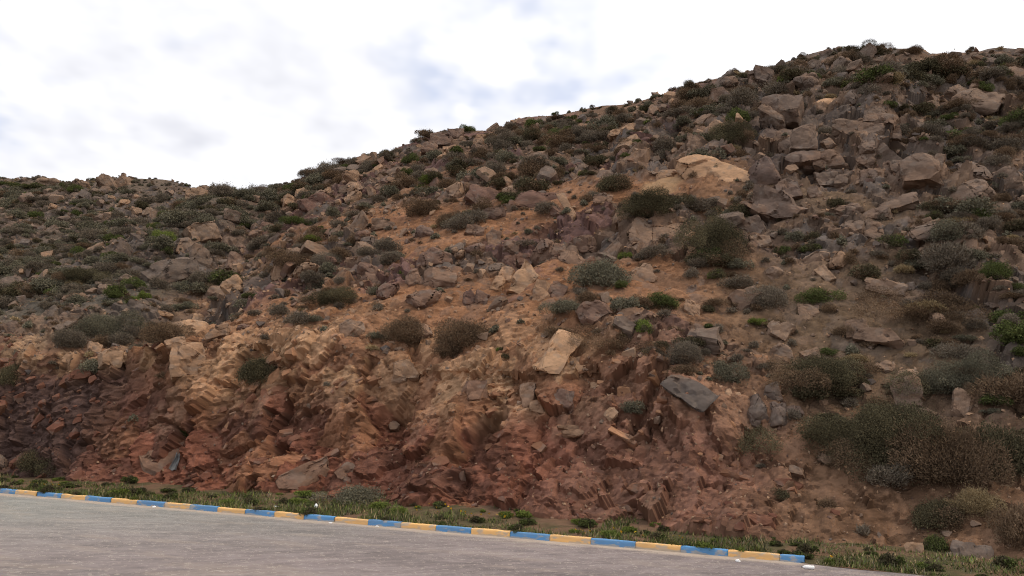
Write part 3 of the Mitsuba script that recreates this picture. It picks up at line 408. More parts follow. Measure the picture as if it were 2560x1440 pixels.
SHRUBS = [
    (19.43, 12.28, 9.09, np.float64(2.57), np.float64(2.16), 'dark', 'largest dark bush of the upper slope, below the grey slab'),
    (16.4, 13.99, 11.54, np.float64(3.08), np.float64(1.23), 'dark', 'long dark bush above the broad pale rock face'),
    (13.42, 17.24, 13.87, np.float64(1.79), np.float64(1.15), 'dark', 'round dark bush on the middle of the upper slope'),
    (19.62, 14.99, 11.45, np.float64(1.7), np.float64(0.98), 'dark', 'dark bush just uphill of the largest dark bush'),
    (15.71, 9.5, 7.82, np.float64(2.1), np.float64(1.25), 'greygreen', 'large grey bush beside the cracked boulder'),
    (18.1, 20.71, 16.75, np.float64(2.43), np.float64(1.39), 'dark', 'wide dark bush in front of the crag row'),
    (2.82, 31.97, 22.78, np.float64(2.3), np.float64(1.33), 'dark', 'dark bush below the skyline past the notched crest'),
    (5.18, 30.84, 22.35, np.float64(1.39), np.float64(1.03), 'mid', 'green bush beside the dark one below the skyline'),
    (5.57, 8.2, 7.18, np.float64(2.3), np.float64(0.94), 'dark', 'dark green bush on the rubble slope above the lip'),
    (4.78, 5.27, 3.95, np.float64(1.66), np.float64(1.26), 'dark', 'dark green bush growing out of the bank face'),
    (9.5, 6.52, 5.5, np.float64(1.78), np.float64(1.1), 'brown', 'brown bush on the lip beside the rounded brown rock'),
    (11.97, 6.59, 5.24, np.float64(2.14), np.float64(1.27), 'brown', 'big brown bush on the lip above the red hollow'),
    (11.55, 6.3, 5.01, np.float64(0.86), np.float64(0.58), 'brown', 'small brown bush hanging over the lip'),
    (17.15, 6.88, 5.12, np.float64(2.66), np.float64(0.89), 'brown', 'long brown bush on the lip beside the tall tan slab'),
    (19.71, 6.05, 4.74, np.float64(1.13), np.float64(0.81), 'dry', 'grey twiggy bush above the large blue-grey slab'),
    (20.55, 6.44, 4.25, np.float64(1.12), np.float64(0.81), 'greygreen', 'grey-green bush behind the large blue-grey slab'),
    (23.26, 7.47, 3.83, np.float64(2.8), np.float64(1.58), 'dark', 'big dark bush beside the rock pillar on the brow'),
    (26.7, 8.33, 4.14, np.float64(2.27), np.float64(1.33), 'greygreen', 'grey bush with pale tips on the far side of the rock pillar'),
    (23.84, 5.5, 2.0, np.float64(2.55), np.float64(1.54), 'dark', 'biggest dark bush of the lower slope, end nearer the earth bank'),
    (25.28, 5.77, 1.57, np.float64(2.92), np.float64(2.31), 'dark', 'biggest dark bush of the lower slope, main mass'),
    (26.51, 5.46, 1.61, np.float64(2.0), np.float64(1.86), 'brown', 'brownish bush joined to the far end of the biggest one'),
    (27.62, 5.51, 1.81, np.float64(1.56), np.float64(1.74), 'dark', 'dark bush at the edge of the view on the lower slope'),
    (26.92, 4.21, 0.97, np.float64(1.29), np.float64(0.83), 'straw', 'straw-coloured dry bush under the dark bushes'),
    (27.56, 3.18, 0.33, np.float64(1.03), np.float64(1.04), 'brown', 'brown bush at the foot of the slope past the kerb end'),
    (25.98, 4.12, 0.63, np.float64(1.31), np.float64(0.84), 'dark', 'dark low bush above the tan upright stone'),
    (26.05, 2.92, 0.11, np.float64(0.57), np.float64(0.53), 'mid', 'green-brown bush next to the tan upright stone'),
    (22.51, 3.7, 1.11, np.float64(0.58), np.float64(0.4), 'dark', 'small dark bush alone on the earth bank'),
    (10.83, 2.98, 0.07, np.float64(1.87), np.float64(0.88), 'greygreen', 'grey-green bush on the verge below the slanting slabs'),
    (11.96, 2.79, -0.02, np.float64(1.1), np.float64(0.5), 'greygreen', 'low grey-green bush beside the verge bush'),
    (2.04, 4.66, 2.04, np.float64(0.73), np.float64(0.48), 'mid', 'green tuft on the low outcrop in the dark bank'),
    (-3.9, 3.64, 0.46, np.float64(1.42), np.float64(0.97), 'dark', 'dark bush at the foot of the dark end of the bank'),
    (-3.43, 4.83, 4.31, np.float64(1.0), np.float64(0.68), 'greygreen', 'grey bush below the buff stone on the lip'),
    (-8.25, 5.04, 3.76, np.float64(1.23), np.float64(1.14), 'dark', 'dark bush on the lip at the dark end of the bank'),
    (18.31, 5.03, 3.26, np.float64(0.79), np.float64(0.43), 'greygreen', 'small grey bush in the gap of the bank'),
    (18.12, 8.86, 6.89, np.float64(1.31), np.float64(0.71), 'mid', 'olive bush beside the purplish-grey rock face'),
    (25.83, 11.3, 6.5, np.float64(3.39), np.float64(1.25), 'brown', 'wide brown bush in the middle of the brown slope'),
    (21.44, 10.59, 7.13, np.float64(1.58), np.float64(0.98), 'dry', 'grey rounded bush beside the purplish slab'),
    (22.97, 10.95, 7.36, np.float64(1.2), np.float64(0.66), 'mid', 'small yellow-green bush above the pinkish rock'),
    (-15.38, 13.62, 9.96, np.float64(2.33), np.float64(1.21), 'dark', 'dark green patch of bush on the far scree slope'),
    (-8.76, 22.79, 15.41, np.float64(1.48), np.float64(0.74), 'mid', 'green bush below the wide maroon face'),
    (-2.6, 16.86, 12.41, np.float64(1.48), np.float64(0.58), 'bright', 'bright green cushion bush on orange soil, lower of two'),
    (-17.52, 21.05, 14.39, np.float64(1.48), np.float64(0.96), 'bright', 'yellow-green bush beside the large pale angular boulder'),
    (-1.21, 26.36, 18.48, np.float64(1.72), np.float64(0.84), 'bright', 'bright green cushion bush high on the middle slope'),
    (-55.57, 43.57, 27.88, np.float64(2.3), np.float64(1.19), 'mid', 'green bush under the far skyline'),
    (-69.26, 47.99, 30.63, np.float64(4.57), np.float64(0.94), 'mid', 'long green bush under the far skyline at its end'),
    (-7.97, 10.46, 8.2, np.float64(0.82), np.float64(0.45), 'bright', 'bright green tuft in the grey scree, lower of two'),
    (-8.66, 11.67, 8.72, np.float64(0.63), np.float64(0.47), 'bright', 'bright green tuft in the grey scree, upper of two'),
    (18.17, 6.78, 5.83, np.float64(0.56), np.float64(0.52), 'bright', 'bright green tuft above the long brown bush'),
    (21.1, 9.63, 6.49, np.float64(0.7), np.float64(0.31), 'bright', 'bright green tuft under the purplish slab'),
    (13.5, 6.07, 5.22, np.float64(0.31), np.float64(0.18), 'bright', 'tiny bright green tuft on the bank lip'),
    (-0.35, 12.94, 10.01, np.float64(1.92), np.float64(1.04), 'brown', 'dark brown bush on the rubble beside the grey boulders'),
    (-6.53, 7.79, 6.04, np.float64(2.78), np.float64(1.54), 'greygreen', 'large pale grey bush low on the far slope'),
    (-6.43, 6.23, 5.45, np.float64(1.61), np.float64(0.93), 'dry', 'grey bush above the lip at the dark end'),
    (0.14, 4.99, 5.45, np.float64(1.76), np.float64(0.98), 'brown', 'brown bush under the tan ledge'),
    (15.96, 11.49, 9.44, np.float64(0.49), np.float64(0.33), 'bright', 'green tuft at the edge of the broad pale rock face'),
    (21.37, 13.61, 9.77, np.float64(0.77), np.float64(0.41), 'mid', 'green tuft beside the largest dark bush'),
    (22.53, 13.3, 9.76, np.float64(0.94), np.float64(0.43), 'mid', 'green tuft above the rounded pinkish rock'),
    (7.04, 10.43, 8.76, np.float64(0.77), np.float64(0.58), 'bright', 'green tuft beside the narrow brown boulder'),
    (1.52, 12.83, 10.0, np.float64(1.37), np.float64(0.91), 'dry', 'grey-brown bush on the rubble slope next to the dark brown one'),
    (3.46, 17.59, 13.54, np.float64(2.15), np.float64(1.2), 'brown', 'rust-brown bush on the orange slope above the boulders'),
    (5.97, 16.01, 12.48, np.float64(1.22), np.float64(0.94), 'brown', 'small rust-brown bush under the dark maroon slab'),
    (1.4, 30.7, 22.35, np.float64(2.28), np.float64(1.05), 'dry', 'grey bush under the skyline beside the notched crest'),
    (-7.25, 32.8, 22.67, np.float64(1.25), np.float64(0.87), 'mid', 'olive bush on the skyline before the notched crest'),
    (23.88, 35.99, 27.53, np.float64(2.94), np.float64(0.99), 'dark', 'dark mound of bush on the highest crest'),
    (26.32, 36.47, 27.64, np.float64(1.33), np.float64(0.64), 'brown', 'open twiggy bush on the crest with sky showing through'),
    (27.77, 37.52, 27.69, np.float64(0.64), np.float64(0.4), 'dark', 'small bush alone on the crest dip'),
    (21.62, 37.81, 29.27, np.float64(0.34), np.float64(0.42), 'dark', 'first small spike of plant on the highest crest'),
    (21.96, 37.43, 29.03, np.float64(0.34), np.float64(0.42), 'dark', 'second small spike of plant on the highest crest'),
    (22.53, 37.51, 29.05, np.float64(0.5), np.float64(0.47), 'dark', 'pointed small plant at the top of the highest crest'),
    (-6.97, 40.81, 28.05, np.float64(1.2), np.float64(0.72), 'mid', 'spiky tuft on the notched crest'),
    (-20.73, 38.01, 23.93, np.float64(2.17), np.float64(0.67), 'brown', 'low twiggy bush on the skyline above the saddle'),
    (-28.68, 42.15, 25.04, np.float64(2.38), np.float64(0.66), 'brown', 'low twiggy bush in the saddle'),
    (-16.3, 38.41, 25.38, np.float64(2.14), np.float64(0.46), 'brown', 'low twiggy bush on the rising skyline'),
    (1.73, 39.12, 27.46, np.float64(1.63), np.float64(0.42), 'brown', 'tufts along the skyline in the middle'),
    (24.1, 8.92, 5.16, np.float64(1.16), np.float64(0.36), 'straw', 'yellowish flowering clump above the dark bush on the brow'),
    (17.44, 6.85, 5.7, np.float64(0.81), np.float64(0.37), 'straw', 'yellowish clump beside the bright green tuft'),
    (28.19, 12.34, 8.17, np.float64(1.25), np.float64(0.77), 'mid', 'yellow-green bush on the brown slope beside the crag foot'),
    (26.98, 14.0, 9.94, np.float64(1.65), np.float64(0.97), 'greygreen', 'grey-green bush below the long brown slab'),
    (25.13, 13.81, 9.83, np.float64(1.07), np.float64(0.71), 'mid', 'olive bush beside the cracked grey block'),
    (15.24, 7.57, 6.62, np.float64(1.28), np.float64(0.58), 'greygreen', 'grey bush under the tan slab'),
    (3.09, 2.9, -0.21, np.float64(0.23), np.float64(0.12), 'dry', 'dry weed growing at the foot of the kerb'),
]
FLOWERS = [
    (7.03, 5.2, 0.35, 0.2, 26),
    (-0.63, 1.37, 0.4, 0.15, 14),
    (13.69, 1.92, 0.5, 0.2, 8),
    (15.12, 1.62, 0.7, 0.12, 16),
    (19.47, 0.83, 1.2, 0.2, 22),
    (24.05, 0.4, 0.1, 0.05, 2),
]
LITTER = [
    (22.41, -1.05, 0, (0.1, 0.08, 0.07), 0.3, 'crumpled_paper', 'crumpled white paper on the road near the kerb end', 'paper'),
    (12.14, -0.39, 0, (0.12, 0.08, 0.035), 0.2, 'paper_scrap', 'pale scrap of paper on the road beside the kerb, farther of two', 'paper'),
    (13.44, -0.25, 0, (0.12, 0.08, 0.035), 1, 'paper_scrap', 'pale scrap of paper on the road beside the kerb, nearer of two', 'paper'),
    (15.7, 0.3, 0, (0.12, 0.08, 0.04), 0.5, 'paper_scrap', 'white scrap on the road just past the paper cup', 'paper'),
    (6.11, -0.37, 0, (0.14, 0.1, 0.06), 0.5, 'paper_scrap', 'white scrap on the sandy gutter next to a dry weed', 'paper'),
    (10.53, 1.14, 0.25, (0.13, 0.1, 0.14), 0.5, 'plastic_bag', 'small white plastic bag in the verge grass', 'plastic bag'),
    (9.25, 1.03, 0.16, (0.3, 0.16, 0.08), 0.5, 'plastic_bag', 'flattened white plastic bag on the grass just behind the kerb', 'plastic bag'),
]
CUP = [14.81, 0.55, 0.0]
BOTTLE = [23.87, -1.21, 0.0]
RAGS = [
    (2.48, 3.96, 1.47, np.float64(0.25), np.float64(0.6), -0.78, 'torn grey plastic sheet hanging on the low outcrop in the bank'),
]

# ---------------------------------------------------------------- the hill's colours (rock and earth, by zone and by block)
X, Y = P0[:, 0], P0[:, 1]
lerp = lambda a, b, t: np.asarray(a) * (1 - t[:, None]) + np.asarray(b) * t[:, None]
wob = 3.5 * N1((0.2, 0.2, 0.2), sd=51)
far_side = sstep(3.0, -4.0, X - (-2 - 0.65 * (Y - 6)) + wob)                      # beyond the gully
brown_side = sstep(-3.0, 4.0, X - (21.4 - 0.2 * Y) + wob)                      # from the crag on
soil = lerp((0.205, 0.108, 0.062), (0.086, 0.077, 0.063), far_side)
soil = lerp(soil, (0.112, 0.078, 0.053), brown_side)  # brown earth, with the lens colour cast put into its colour
greyer = sstep(0.35, 0.75, (R1 - 1) + 0.5 * N1((0.25, 0.25, 0.25), sd=52))
soil = lerp(soil, (0.125, 0.092, 0.070), 0.7 * greyer)
v_ = (0.72 + 0.75 * meshkit.fbm(P0 * 0.7, 4, 53))[:, None]
rockc = lerp((0.112, 0.093, 0.083), (0.165, 0.112, 0.082), sstep(0.45, 0.9, t1[:, 3]) * (1 - 0.5 * far_side))
rockc = lerp(rockc, (0.130, 0.080, 0.072), sstep(0.6, 0.7, t0[:, 4]) * (1 - far_side) * (1 - brown_side))
rocky = slopew * np.clip(outcrop * 0.9 + 0.5 * sstep(0.55, 0.8, t2[:, 5]) * sstep(0.3, 0.6, meshkit.fbm(P0 * 0.5, 3, 54)), 0, 1)
col = lerp(soil * (0.66 + 0.5 * t3[:, 5:6] + 0.2 * t2[:, 4:5]), rockc * (0.72 + 0.5 * t2[:, 4:5]), rocky) * v_
# the cut bank: maroon and red rock below, orange to tan earth towards the lip, dark purple at its far end
h_ = np.clip(R1 + 0.55 * N1((0.35, 0.35, 0.5), sd=55) + 0.10 * (t1[:, 3] - 0.5), 0, 1.1)
red = lerp((0.210, 0.090, 0.060), (0.135, 0.068, 0.050), sstep(0.35, 0.8, t1[:, 4] * 0.5 + t0[:, 4] * 0.5))
red = lerp(red, (0.26, 0.132, 0.078), sstep(0.72, 0.95, t1[:, 5]) * 0.8)
bank = lerp(red, (0.265, 0.146, 0.088), sstep(0.50, 0.95, h_) * 0.9)
bank = lerp(bank, (0.48, 0.31, 0.19), sstep(0.55, 0.8, t1[:, 3]) * sstep(0.55, 0.95, h_) * 0.6)
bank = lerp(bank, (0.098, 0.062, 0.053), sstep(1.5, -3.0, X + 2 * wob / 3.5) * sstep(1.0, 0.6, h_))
bank = lerp(bank, (0.195, 0.108, 0.078), sstep(15.0, 18.5, X + wob) * 0.75)         # dusty pinkish scree
bank = lerp(bank, (0.150, 0.090, 0.058), sstep(20.5, 23.0, X + wob))
bank = bank * (0.62 + 0.5 * t2[:, 4:5] + 0.35 * (t3[:, 5:6] - 0.5)) * (0.75 + 0.6 * meshkit.fbm(P0 * 2.3, 3, 56))[:, None]
scree = sstep(0.62, 0.75, meshkit.fbm(P0 * (1.1, 1.1, 0.35), 4, 57)) * bankw
bank = lerp(bank, (0.25, 0.152, 0.104), 0.5 * scree)
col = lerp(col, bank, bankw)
for (cx, cy, rx, ry, ang, c) in SANDY:
    col = lerp(col, np.asarray(c), np.clip(blob(X, Y, cx, cy, rx, ry, ang, seed=60 + int(rx * 10)), 0, 1) * 0.95) * (0.93 + 0.14 * meshkit.noise(P0 * 5, 61))[:, None]
col = np.clip(col * (0.84 + 0.32 * meshkit.noise(P0 * 9, 62))[:, None], 0.01, 0.6)


def grid_faces(nr, nc):
    i = np.arange(nr * nc).reshape(nr, nc)
    return np.concatenate([np.stack([i[:-1, :-1], i[:-1, 1:], i[1:, 1:]], -1).reshape(-1, 3), np.stack([i[:-1, :-1], i[1:, 1:], i[1:, :-1]], -1).reshape(-1, 3)])


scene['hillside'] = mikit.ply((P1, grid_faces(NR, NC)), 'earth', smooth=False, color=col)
labels['hillside'] = {'label': 'steep rocky hillside with a red cut bank at its foot', 'kind': 'structure'}

# ---------------------------------------------------------------- road, ground, verge
def sheet(xs, ys, zf):
    a, b = np.meshgrid(xs, ys)
    return np.stack([a, b, zf(a, b)], -1).reshape(-1, 3), grid_faces(len(ys), len(xs))


scene['ground'] = mikit.ply(sheet(np.linspace(-3000, 3000, 7), np.linspace(-3000, 30, 7), lambda a, b: 0 * a - 0.03), {'type': 'diffuse', 'reflectance': {'type': 'rgb', 'value': [0.2, 0.16, 0.12]}})
labels['ground'] = {'label': 'dry earth reaching away behind the road', 'kind': 'structure'}
edge = lambda x: -0.02 - 0.35 * sstep(23.5, 24.5, x) * (meshkit.fbm(np.stack([x * 1.2, 0 * x, 0 * x], -1), 3, 71)) - 0.12 * sstep(23.5, 24.2, x)
xs = np.concatenate([np.linspace(-150, -20, 40), np.linspace(-19.5, 60, 400)])
rv = np.concatenate([np.stack([xs, edge(xs) + 0.02, 0 * xs], -1), np.stack([xs, edge(xs) - 0.6, 0 * xs], -1), np.stack([xs, 0 * xs - 60, 0 * xs], -1)])
scene['road'] = mikit.ply((rv, grid_faces(3, len(xs))[:, ::-1]), 'asphalt')
labels['road'] = {'label': 'worn grey asphalt road dusted with pale sand along the kerb', 'kind': 'structure'}
vs = np.concatenate([np.linspace(0, 1, 26)])
vx = np.concatenate([np.linspace(-60, -14, 60), np.linspace(-13.8, 45, 640)])
VU, VS = np.meshgrid(vx, vs)
past = sstep(23.3, 23.56, VU)
lo = 0.16 * (1 - past) + (edge(VU) - 0.05) * past
hi = foot_v(VU) + 0.7
VV = lo + (hi - lo) * VS
zl = 0.10 * (1 - past) + 0.004 * past
zh = foot_z(VU) + 0.25
VZ = zl + (zh - zl) * VS ** 1.3 + (0.13 * (meshkit.fbm(np.stack([VU * 1.3, VV * 1.3, 0 * VU], -1), 4, 72) - 0.45)) * np.sin(np.pi * np.clip(VS + 0.05, 0, 1))
VP = np.stack([VU, VV, VZ], -1)
vcol = lerp((0.145, 0.092, 0.062), (0.085, 0.074, 0.042), sstep(0.4, 0.6, meshkit.fbm(VP.reshape(-1, 3) * 1.5, 4, 73))) * (0.75 + 0.5 * meshkit.noise(VP.reshape(-1, 3) * 12, 74))[:, None]
scene['verge'] = mikit.ply((VP.reshape(-1, 3), grid_faces(len(vs), len(vx))), 'earth', color=vcol)
labels['verge'] = {'label': 'earth strip between the kerb and the bank', 'kind': 'structure'}

# ---------------------------------------------------------------- the kerb: painted stones of about a metre
JOINTS = [-0.14, 0.85, 1.91, 2.94, 4.01, 5.04, 6.11, 7.06, 8.07, 9.04, 10.03, 11.0, 11.97, 12.99, 13.96, 14.96, 15.92, 16.95, 17.95, 18.95, 19.99, 21.0, 22.01, 23.07, 23.56]
JOINTS = [-0.14 - k for k in range(14, 0, -1)] + JOINTS


def kerb_stone(x0, x1, seed):
    g = np.random.default_rng(seed)
    prof = [(0, -0.05), (0, 0.085), (0.004, 0.118), (0.018, 0.135), (0.04, 0.141), (0.12, 0.143), (0.15, 0.135), (0.155, -0.05)]
    n = 15
    us = np.linspace(x0 + 0.004, x1 - 0.004, n)
    us[0] += 0.0; V = []
    for k, u in enumerate(us):
        end = 0.006 if k in (0, n - 1) else 0.0
        for (y, z) in prof:
            j = (meshkit.noise(np.array([[u * 5, y * 30, z * 30 + seed]]), 5)[0] - 0.5) * 0.010
            chip = 0.02 * max(0, meshkit.noise(np.array([[u * 3.1, seed * 1.7, 0.0]]), 9)[0] - 0.72) * (z > 0.1)
            V.append((u, y + j + end * (1 if y < 0.08 else -1), z + 0.6 * j - end * (z > 0.1) - 2.5 * chip))
    m = len(prof)
    F = []
    for k in range(n - 1):
        for a in range(m - 1):
            i = k * m + a
            F += [(i, i + m, i + m + 1), (i, i + m + 1, i + 1)]
    for k, flip in ((0, 1), (n - 1, 0)):
        for a in range(1, m - 1):
            t = (k * m, k * m + a, k * m + a + 1)
            F.append(t[::-1] if flip else t)
    V = np.array(V)
    V[:, 2] += g.normal(0, 0.003) + g.normal(0, 0.003) * (V[:, 0] - x0); V[:, 1] += g.normal(0, 0.004) + g.normal(0, 0.004) * (V[:, 0] - x0)
    return V, np.array(F)


labels['kerb'] = {'label': 'kerb of stones painted blue and yellow in turn', 'kind': 'structure'}
for k in range(len(JOINTS) - 1):
    key = 'kerb__stone' + (f'_{k:03d}' if k else '')
    blue = (len(JOINTS) - 2 - k) % 2 == 0
    scene[key] = mikit.ply(kerb_stone(JOINTS[k], JOINTS[k + 1], k), 'blue_paint' if blue else 'yellow_paint', smooth=40)
    labels[key] = {'label': 'stone painted blue' if blue else 'stone painted yellow ochre'}

# ---------------------------------------------------------------- rocks
def hull_rock(seed, style):
    """An angular stone in the unit cube from cutting planes."""
    g = np.random.default_rng(seed)
    if style == 'chip':
        nrm = g.normal(size=(9, 3)); nrm[:4] = [[1, 1, 1], [-1, -1, 1], [-1, 1, -1], [1, -1, -1]] + g.normal(0, 0.3, (4, 3)); dist = 0.55 + 0.45 * g.random(9)
    elif style == 'boulder':
        nrm = g.normal(size=(17, 3)); dist = 0.9 + 0.22 * g.random(17)
    else:
        ax = np.vstack([np.eye(3), -np.eye(3)]) + g.normal(0, 0.13, (6, 3))
        ch = np.sign(g.normal(size=(7, 3))) * (0.35 + g.random((7, 3)))
        nrm = np.vstack([ax, ch]); dist = np.concatenate([np.ones(6), 0.0 * np.ones(7)])
        nn = ch / np.linalg.norm(ch, axis=1, keepdims=True)
        dist[6:] = np.abs(nn).sum(1) * (0.66 + 0.22 * g.random(7))
    nrm = nrm / np.linalg.norm(nrm, axis=1, keepdims=True)
    far = np.vstack([np.eye(3), -np.eye(3)])
    hs = np.vstack([np.hstack([nrm, -dist[:, None]]), np.hstack([far, -1.25 * np.ones((6, 1))])])
    p = HalfspaceIntersection(hs, np.zeros(3)).intersections
    m = trimesh.convex.convex_hull(p)
    v = m.vertices - (m.vertices.max(0) + m.vertices.min(0)) / 2
    return trimesh.Trimesh(v / (np.ptp(v, axis=0)) , m.faces, process=False)


def carved(seed, style, dims, edge_=0.16, rough=0.05, thin=9.0):
    """A stone of dims metres: cut, subdivided, weathered along its faces."""
    m = hull_rock(seed, style)
    size = max(dims)
    v, f = trimesh.remesh.subdivide_to_size(m.vertices * np.asarray(dims), m.faces, edge_ * size, max_iter=6)
    m = trimesh.Trimesh(v, f, process=True)
    if style == 'boulder':
        trimesh.smoothing.filter_laplacian(m, lamb=0.5, iterations=2)
    q = m.vertices / size
    n = m.vertex_normals
    off = rough * (meshkit.fbm(q * 3.3 + seed, 3, 5) - 0.5) * 2 + 0.45 * rough * (meshkit.noise(q * 11 + seed, 8) - 0.5)
    cell, _ = facets(q + seed, 0.36, 70 + seed % 50, 0.5, jump=0.35, k=3)
    return trimesh.Trimesh(m.vertices + n * (min(size, thin * min(dims)) * (off + 0.5 * rough / 0.05 * cell))[:, None], m.faces, process=False)


def rotation(yaw, lean, pitch):
    cy, sy, cl, sl, cp, sp = math.cos(yaw), math.sin(yaw), math.cos(lean), math.sin(lean), math.cos(pitch), math.sin(pitch)
    Rz = np.array([[cy, sy, 0], [-sy, cy, 0], [0, 0, 1]])
    Ry = np.array([[cl, 0, sl], [0, 1, 0], [-sl, 0, cl]])
    Rx = np.array([[1, 0, 0], [0, cp, -sp], [0, sp, cp]])
    return Rz @ Rx @ Ry


def numbered(name):
    k, i = name, 0
    while k in labels or k in scene:
        i += 1; k = f'{name}_{i:03d}'
    return k


TREE = cKDTree(P1)
for n, (x, y, z, w, h, d, yaw, lean, style, tone, maroon, lab) in enumerate(ROCKS):
    st = 'boulder' if style in ('boulder', 'slabface') and 'slab' not in lab else 'block'
    m = carved(100 + n, st, (w, d, h), edge_=0.11 if w < 2 else 0.08, rough=0.06 if style == 'slabface' else 0.05, thin=2.6)
    R = rotation(yaw, math.radians(lean), {'slabface': -0.55, 'bankface': -0.15}.get(style, -0.25))
    v = m.vertices @ R.T + np.array([x, y, z])
    key = numbered({'boulder': 'boulder', 'block': 'rock', 'slab': 'rock_slab', 'slabface': 'rock_slab', 'bankface': 'rock_slab'}[style])
    uv = np.stack([np.full(len(v), tone), np.full(len(v), maroon)], -1)
    scene[key] = mikit.ply((v, m.faces), 'rock_face', uv=uv)
    labels[key] = {'label': lab, 'category': 'boulder' if style == 'boulder' else 'rock'}

# ---------------------------------------------------------------- shrubs
KINDS = {'dry': 0, 'brown': 1, 'dark': 2, 'bright': 3, 'straw': 4, 'greygreen': 5, 'flower': 6, 'mid': 7}


def crown(seed, kind, n, leaf, lobes=7):
    """Twig ends and leaves of a dome-shaped bush one metre wide and 0.6 m high, as slim triangles through its outer volume."""
    g = np.random.default_rng(seed)
    c = np.stack([g.normal(0, 0.20, lobes), g.normal(0, 0.20, lobes), 0.10 + 0.20 * g.random(lobes)], -1)
    r = (0.17 + 0.16 * g.random(lobes)) * (1.0 if lobes < 12 else 0.72)
    if lobes >= 12:
        c = np.stack([g.normal(0, 0.25, lobes), g.normal(0, 0.25, lobes), 0.06 + 0.34 * g.random(lobes)], -1)
    c[0], r[0] = (0, 0, 0.15), 0.36
    k = g.choice(lobes, n, p=r ** 2 / (r ** 2).sum())
    d = g.normal(size=(n, 3)); d[:, 2] = np.abs(d[:, 2]) * 1.1 - 0.35
    d /= np.linalg.norm(d, axis=1, keepdims=True)
    tuft = 0.62 + 0.72 * meshkit.fbm(d * 3.0 + seed + k[:, None] * 3.1, 3, 4) + 0.35 * (g.random(n) < 0.06)
    rad = r[k] * tuft * (0.45 + 0.55 * g.random(n) ** 0.45)
    p = c[k] + d * rad[:, None]
    p[:, 2] = np.maximum(p[:, 2], -0.04 + 0.1 * g.random(n))
    out = p - [0, 0, -0.12]; out /= np.linalg.norm(out, axis=1, keepdims=True)
    long = kind in ('dry', 'brown', 'straw')
    ax = out + g.normal(0, 0.55 if long else 0.9, (n, 3)); ax /= np.linalg.norm(ax, axis=1, keepdims=True)
    side = np.cross(ax, g.normal(size=(n, 3))); side /= np.linalg.norm(side, axis=1, keepdims=True)
    L = leaf * (0.6 + 0.8 * g.random(n)) * (1.7 if long else 1.0)
    W = leaf * (0.22 if long else 0.5) * (0.7 + 0.6 * g.random(n))
    V = np.stack([p - side * W[:, None], p + side * W[:, None], p + ax * L[:, None]], 1).reshape(-1, 3)
    tone = np.clip(0.5 + 0.08 * g.normal(size=n) + 0.8 * (meshkit.fbm(p * 4.5 + seed, 3, 2) - 0.5) + (0.12 if lobes < 12 else 0.5) * (g.random(lobes)[k] - 0.5), 0.05, 1.2)
    code = np.full(n, KINDS[kind] / 8 + 0.01)
    if kind == 'dark':
        code[(g.random(lobes) < 0.15)[k]] = 1 / 8 + 0.01
    if kind in ('mid', 'bright'):
        code[(g.random(lobes) < 0.25)[k]] = 2 / 8 + 0.01
    return V, np.arange(3 * n).reshape(n, 3), np.stack([np.repeat(tone, 3), np.repeat(code, 3)], -1)


def stems(seed, n):
    """Woody stems fanning from the root to the twigs, three-sided."""
    g = np.random.default_rng(seed)
    V, F = [], []
    for k in range(n):
        a, t = g.random() * 2 * math.pi, 0.25 + 0.75 * g.random()
        d = np.array([math.cos(a) * t, math.sin(a) * t, 0.9 - 0.55 * t]); d /= np.linalg.norm(d)
        mid = d * 0.2 + g.normal(0, 0.02, 3); end = d * (0.42 + 0.08 * g.random()) + g.normal(0, 0.03, 3)
        b = len(V)
        for q, w in (((0, 0, -0.06), 0.012), (mid, 0.008), (end, 0.002)):
            for j in range(3):
                V.append(np.asarray(q) + w * np.array([math.cos(j * 2.1), math.sin(j * 2.1), 0]))
        for s in (0, 3):
            for j in range(3):
                p, q = b + s + j, b + s + (j + 1) % 3
                F += [(p, q, q + 3), (p, q + 3, p + 3)]
    V = np.array(V)
    return V, np.array(F), np.tile([[0.75, 1 / 8 + 0.01]], (len(V), 1))


def bush_group(key, seed, kind, n, leaf, stem=0, lobes=7):
    V, F, uv = crown(seed, kind, n, leaf, lobes)
    g = {'type': 'shapegroup', 'crown': mikit.ply((V, F), 'plant_surface', uv=uv)}
    if stem:
        V, F, uv = stems(seed, stem)
        g['stem'] = mikit.ply((V, F), 'plant_surface', uv=uv)
    scene[key] = g


def put(key, group, x, y, z, w, h, yaw, d=None):
    scene[key] = {'type': 'instance', 'shapes': {'type': 'ref', 'id': group},
                  'to_world': T().translate([float(x), float(y), float(z)]).rotate([0, 0, 1], math.degrees(yaw)).scale([float(w), float(d or w), float(h / 0.6)])}


COLOUR = {'dry': 'shrub', 'brown': 'shrub', 'dark': 'bush', 'bright': 'bush', 'straw': 'shrub', 'greygreen': 'shrub', 'mid': 'bush'}
made = {}
for n, (x, y, z, w, h, kind, lab) in enumerate(SHRUBS):
    size = 3 if w > 2.2 else 2 if w > 1.1 else 1
    gk = (kind, size, n % 2)
    if gk not in made:
        made[gk] = f'bush_source_{len(made)}'
        cnt, leaf, lob = {3: (70000, 0.0098, 18), 2: (22000, 0.021, 11), 1: (6000, 0.04, 8)}[size]
        bush_group(made[gk], 300 + len(made), kind, cnt, leaf, 26 if size > 1 else 9, lob)
    key = numbered(COLOUR[kind])
    put(key, made[gk], x, y, z, w, h, n * 1.7)
    labels[key] = {'label': lab, 'category': COLOUR[kind]}

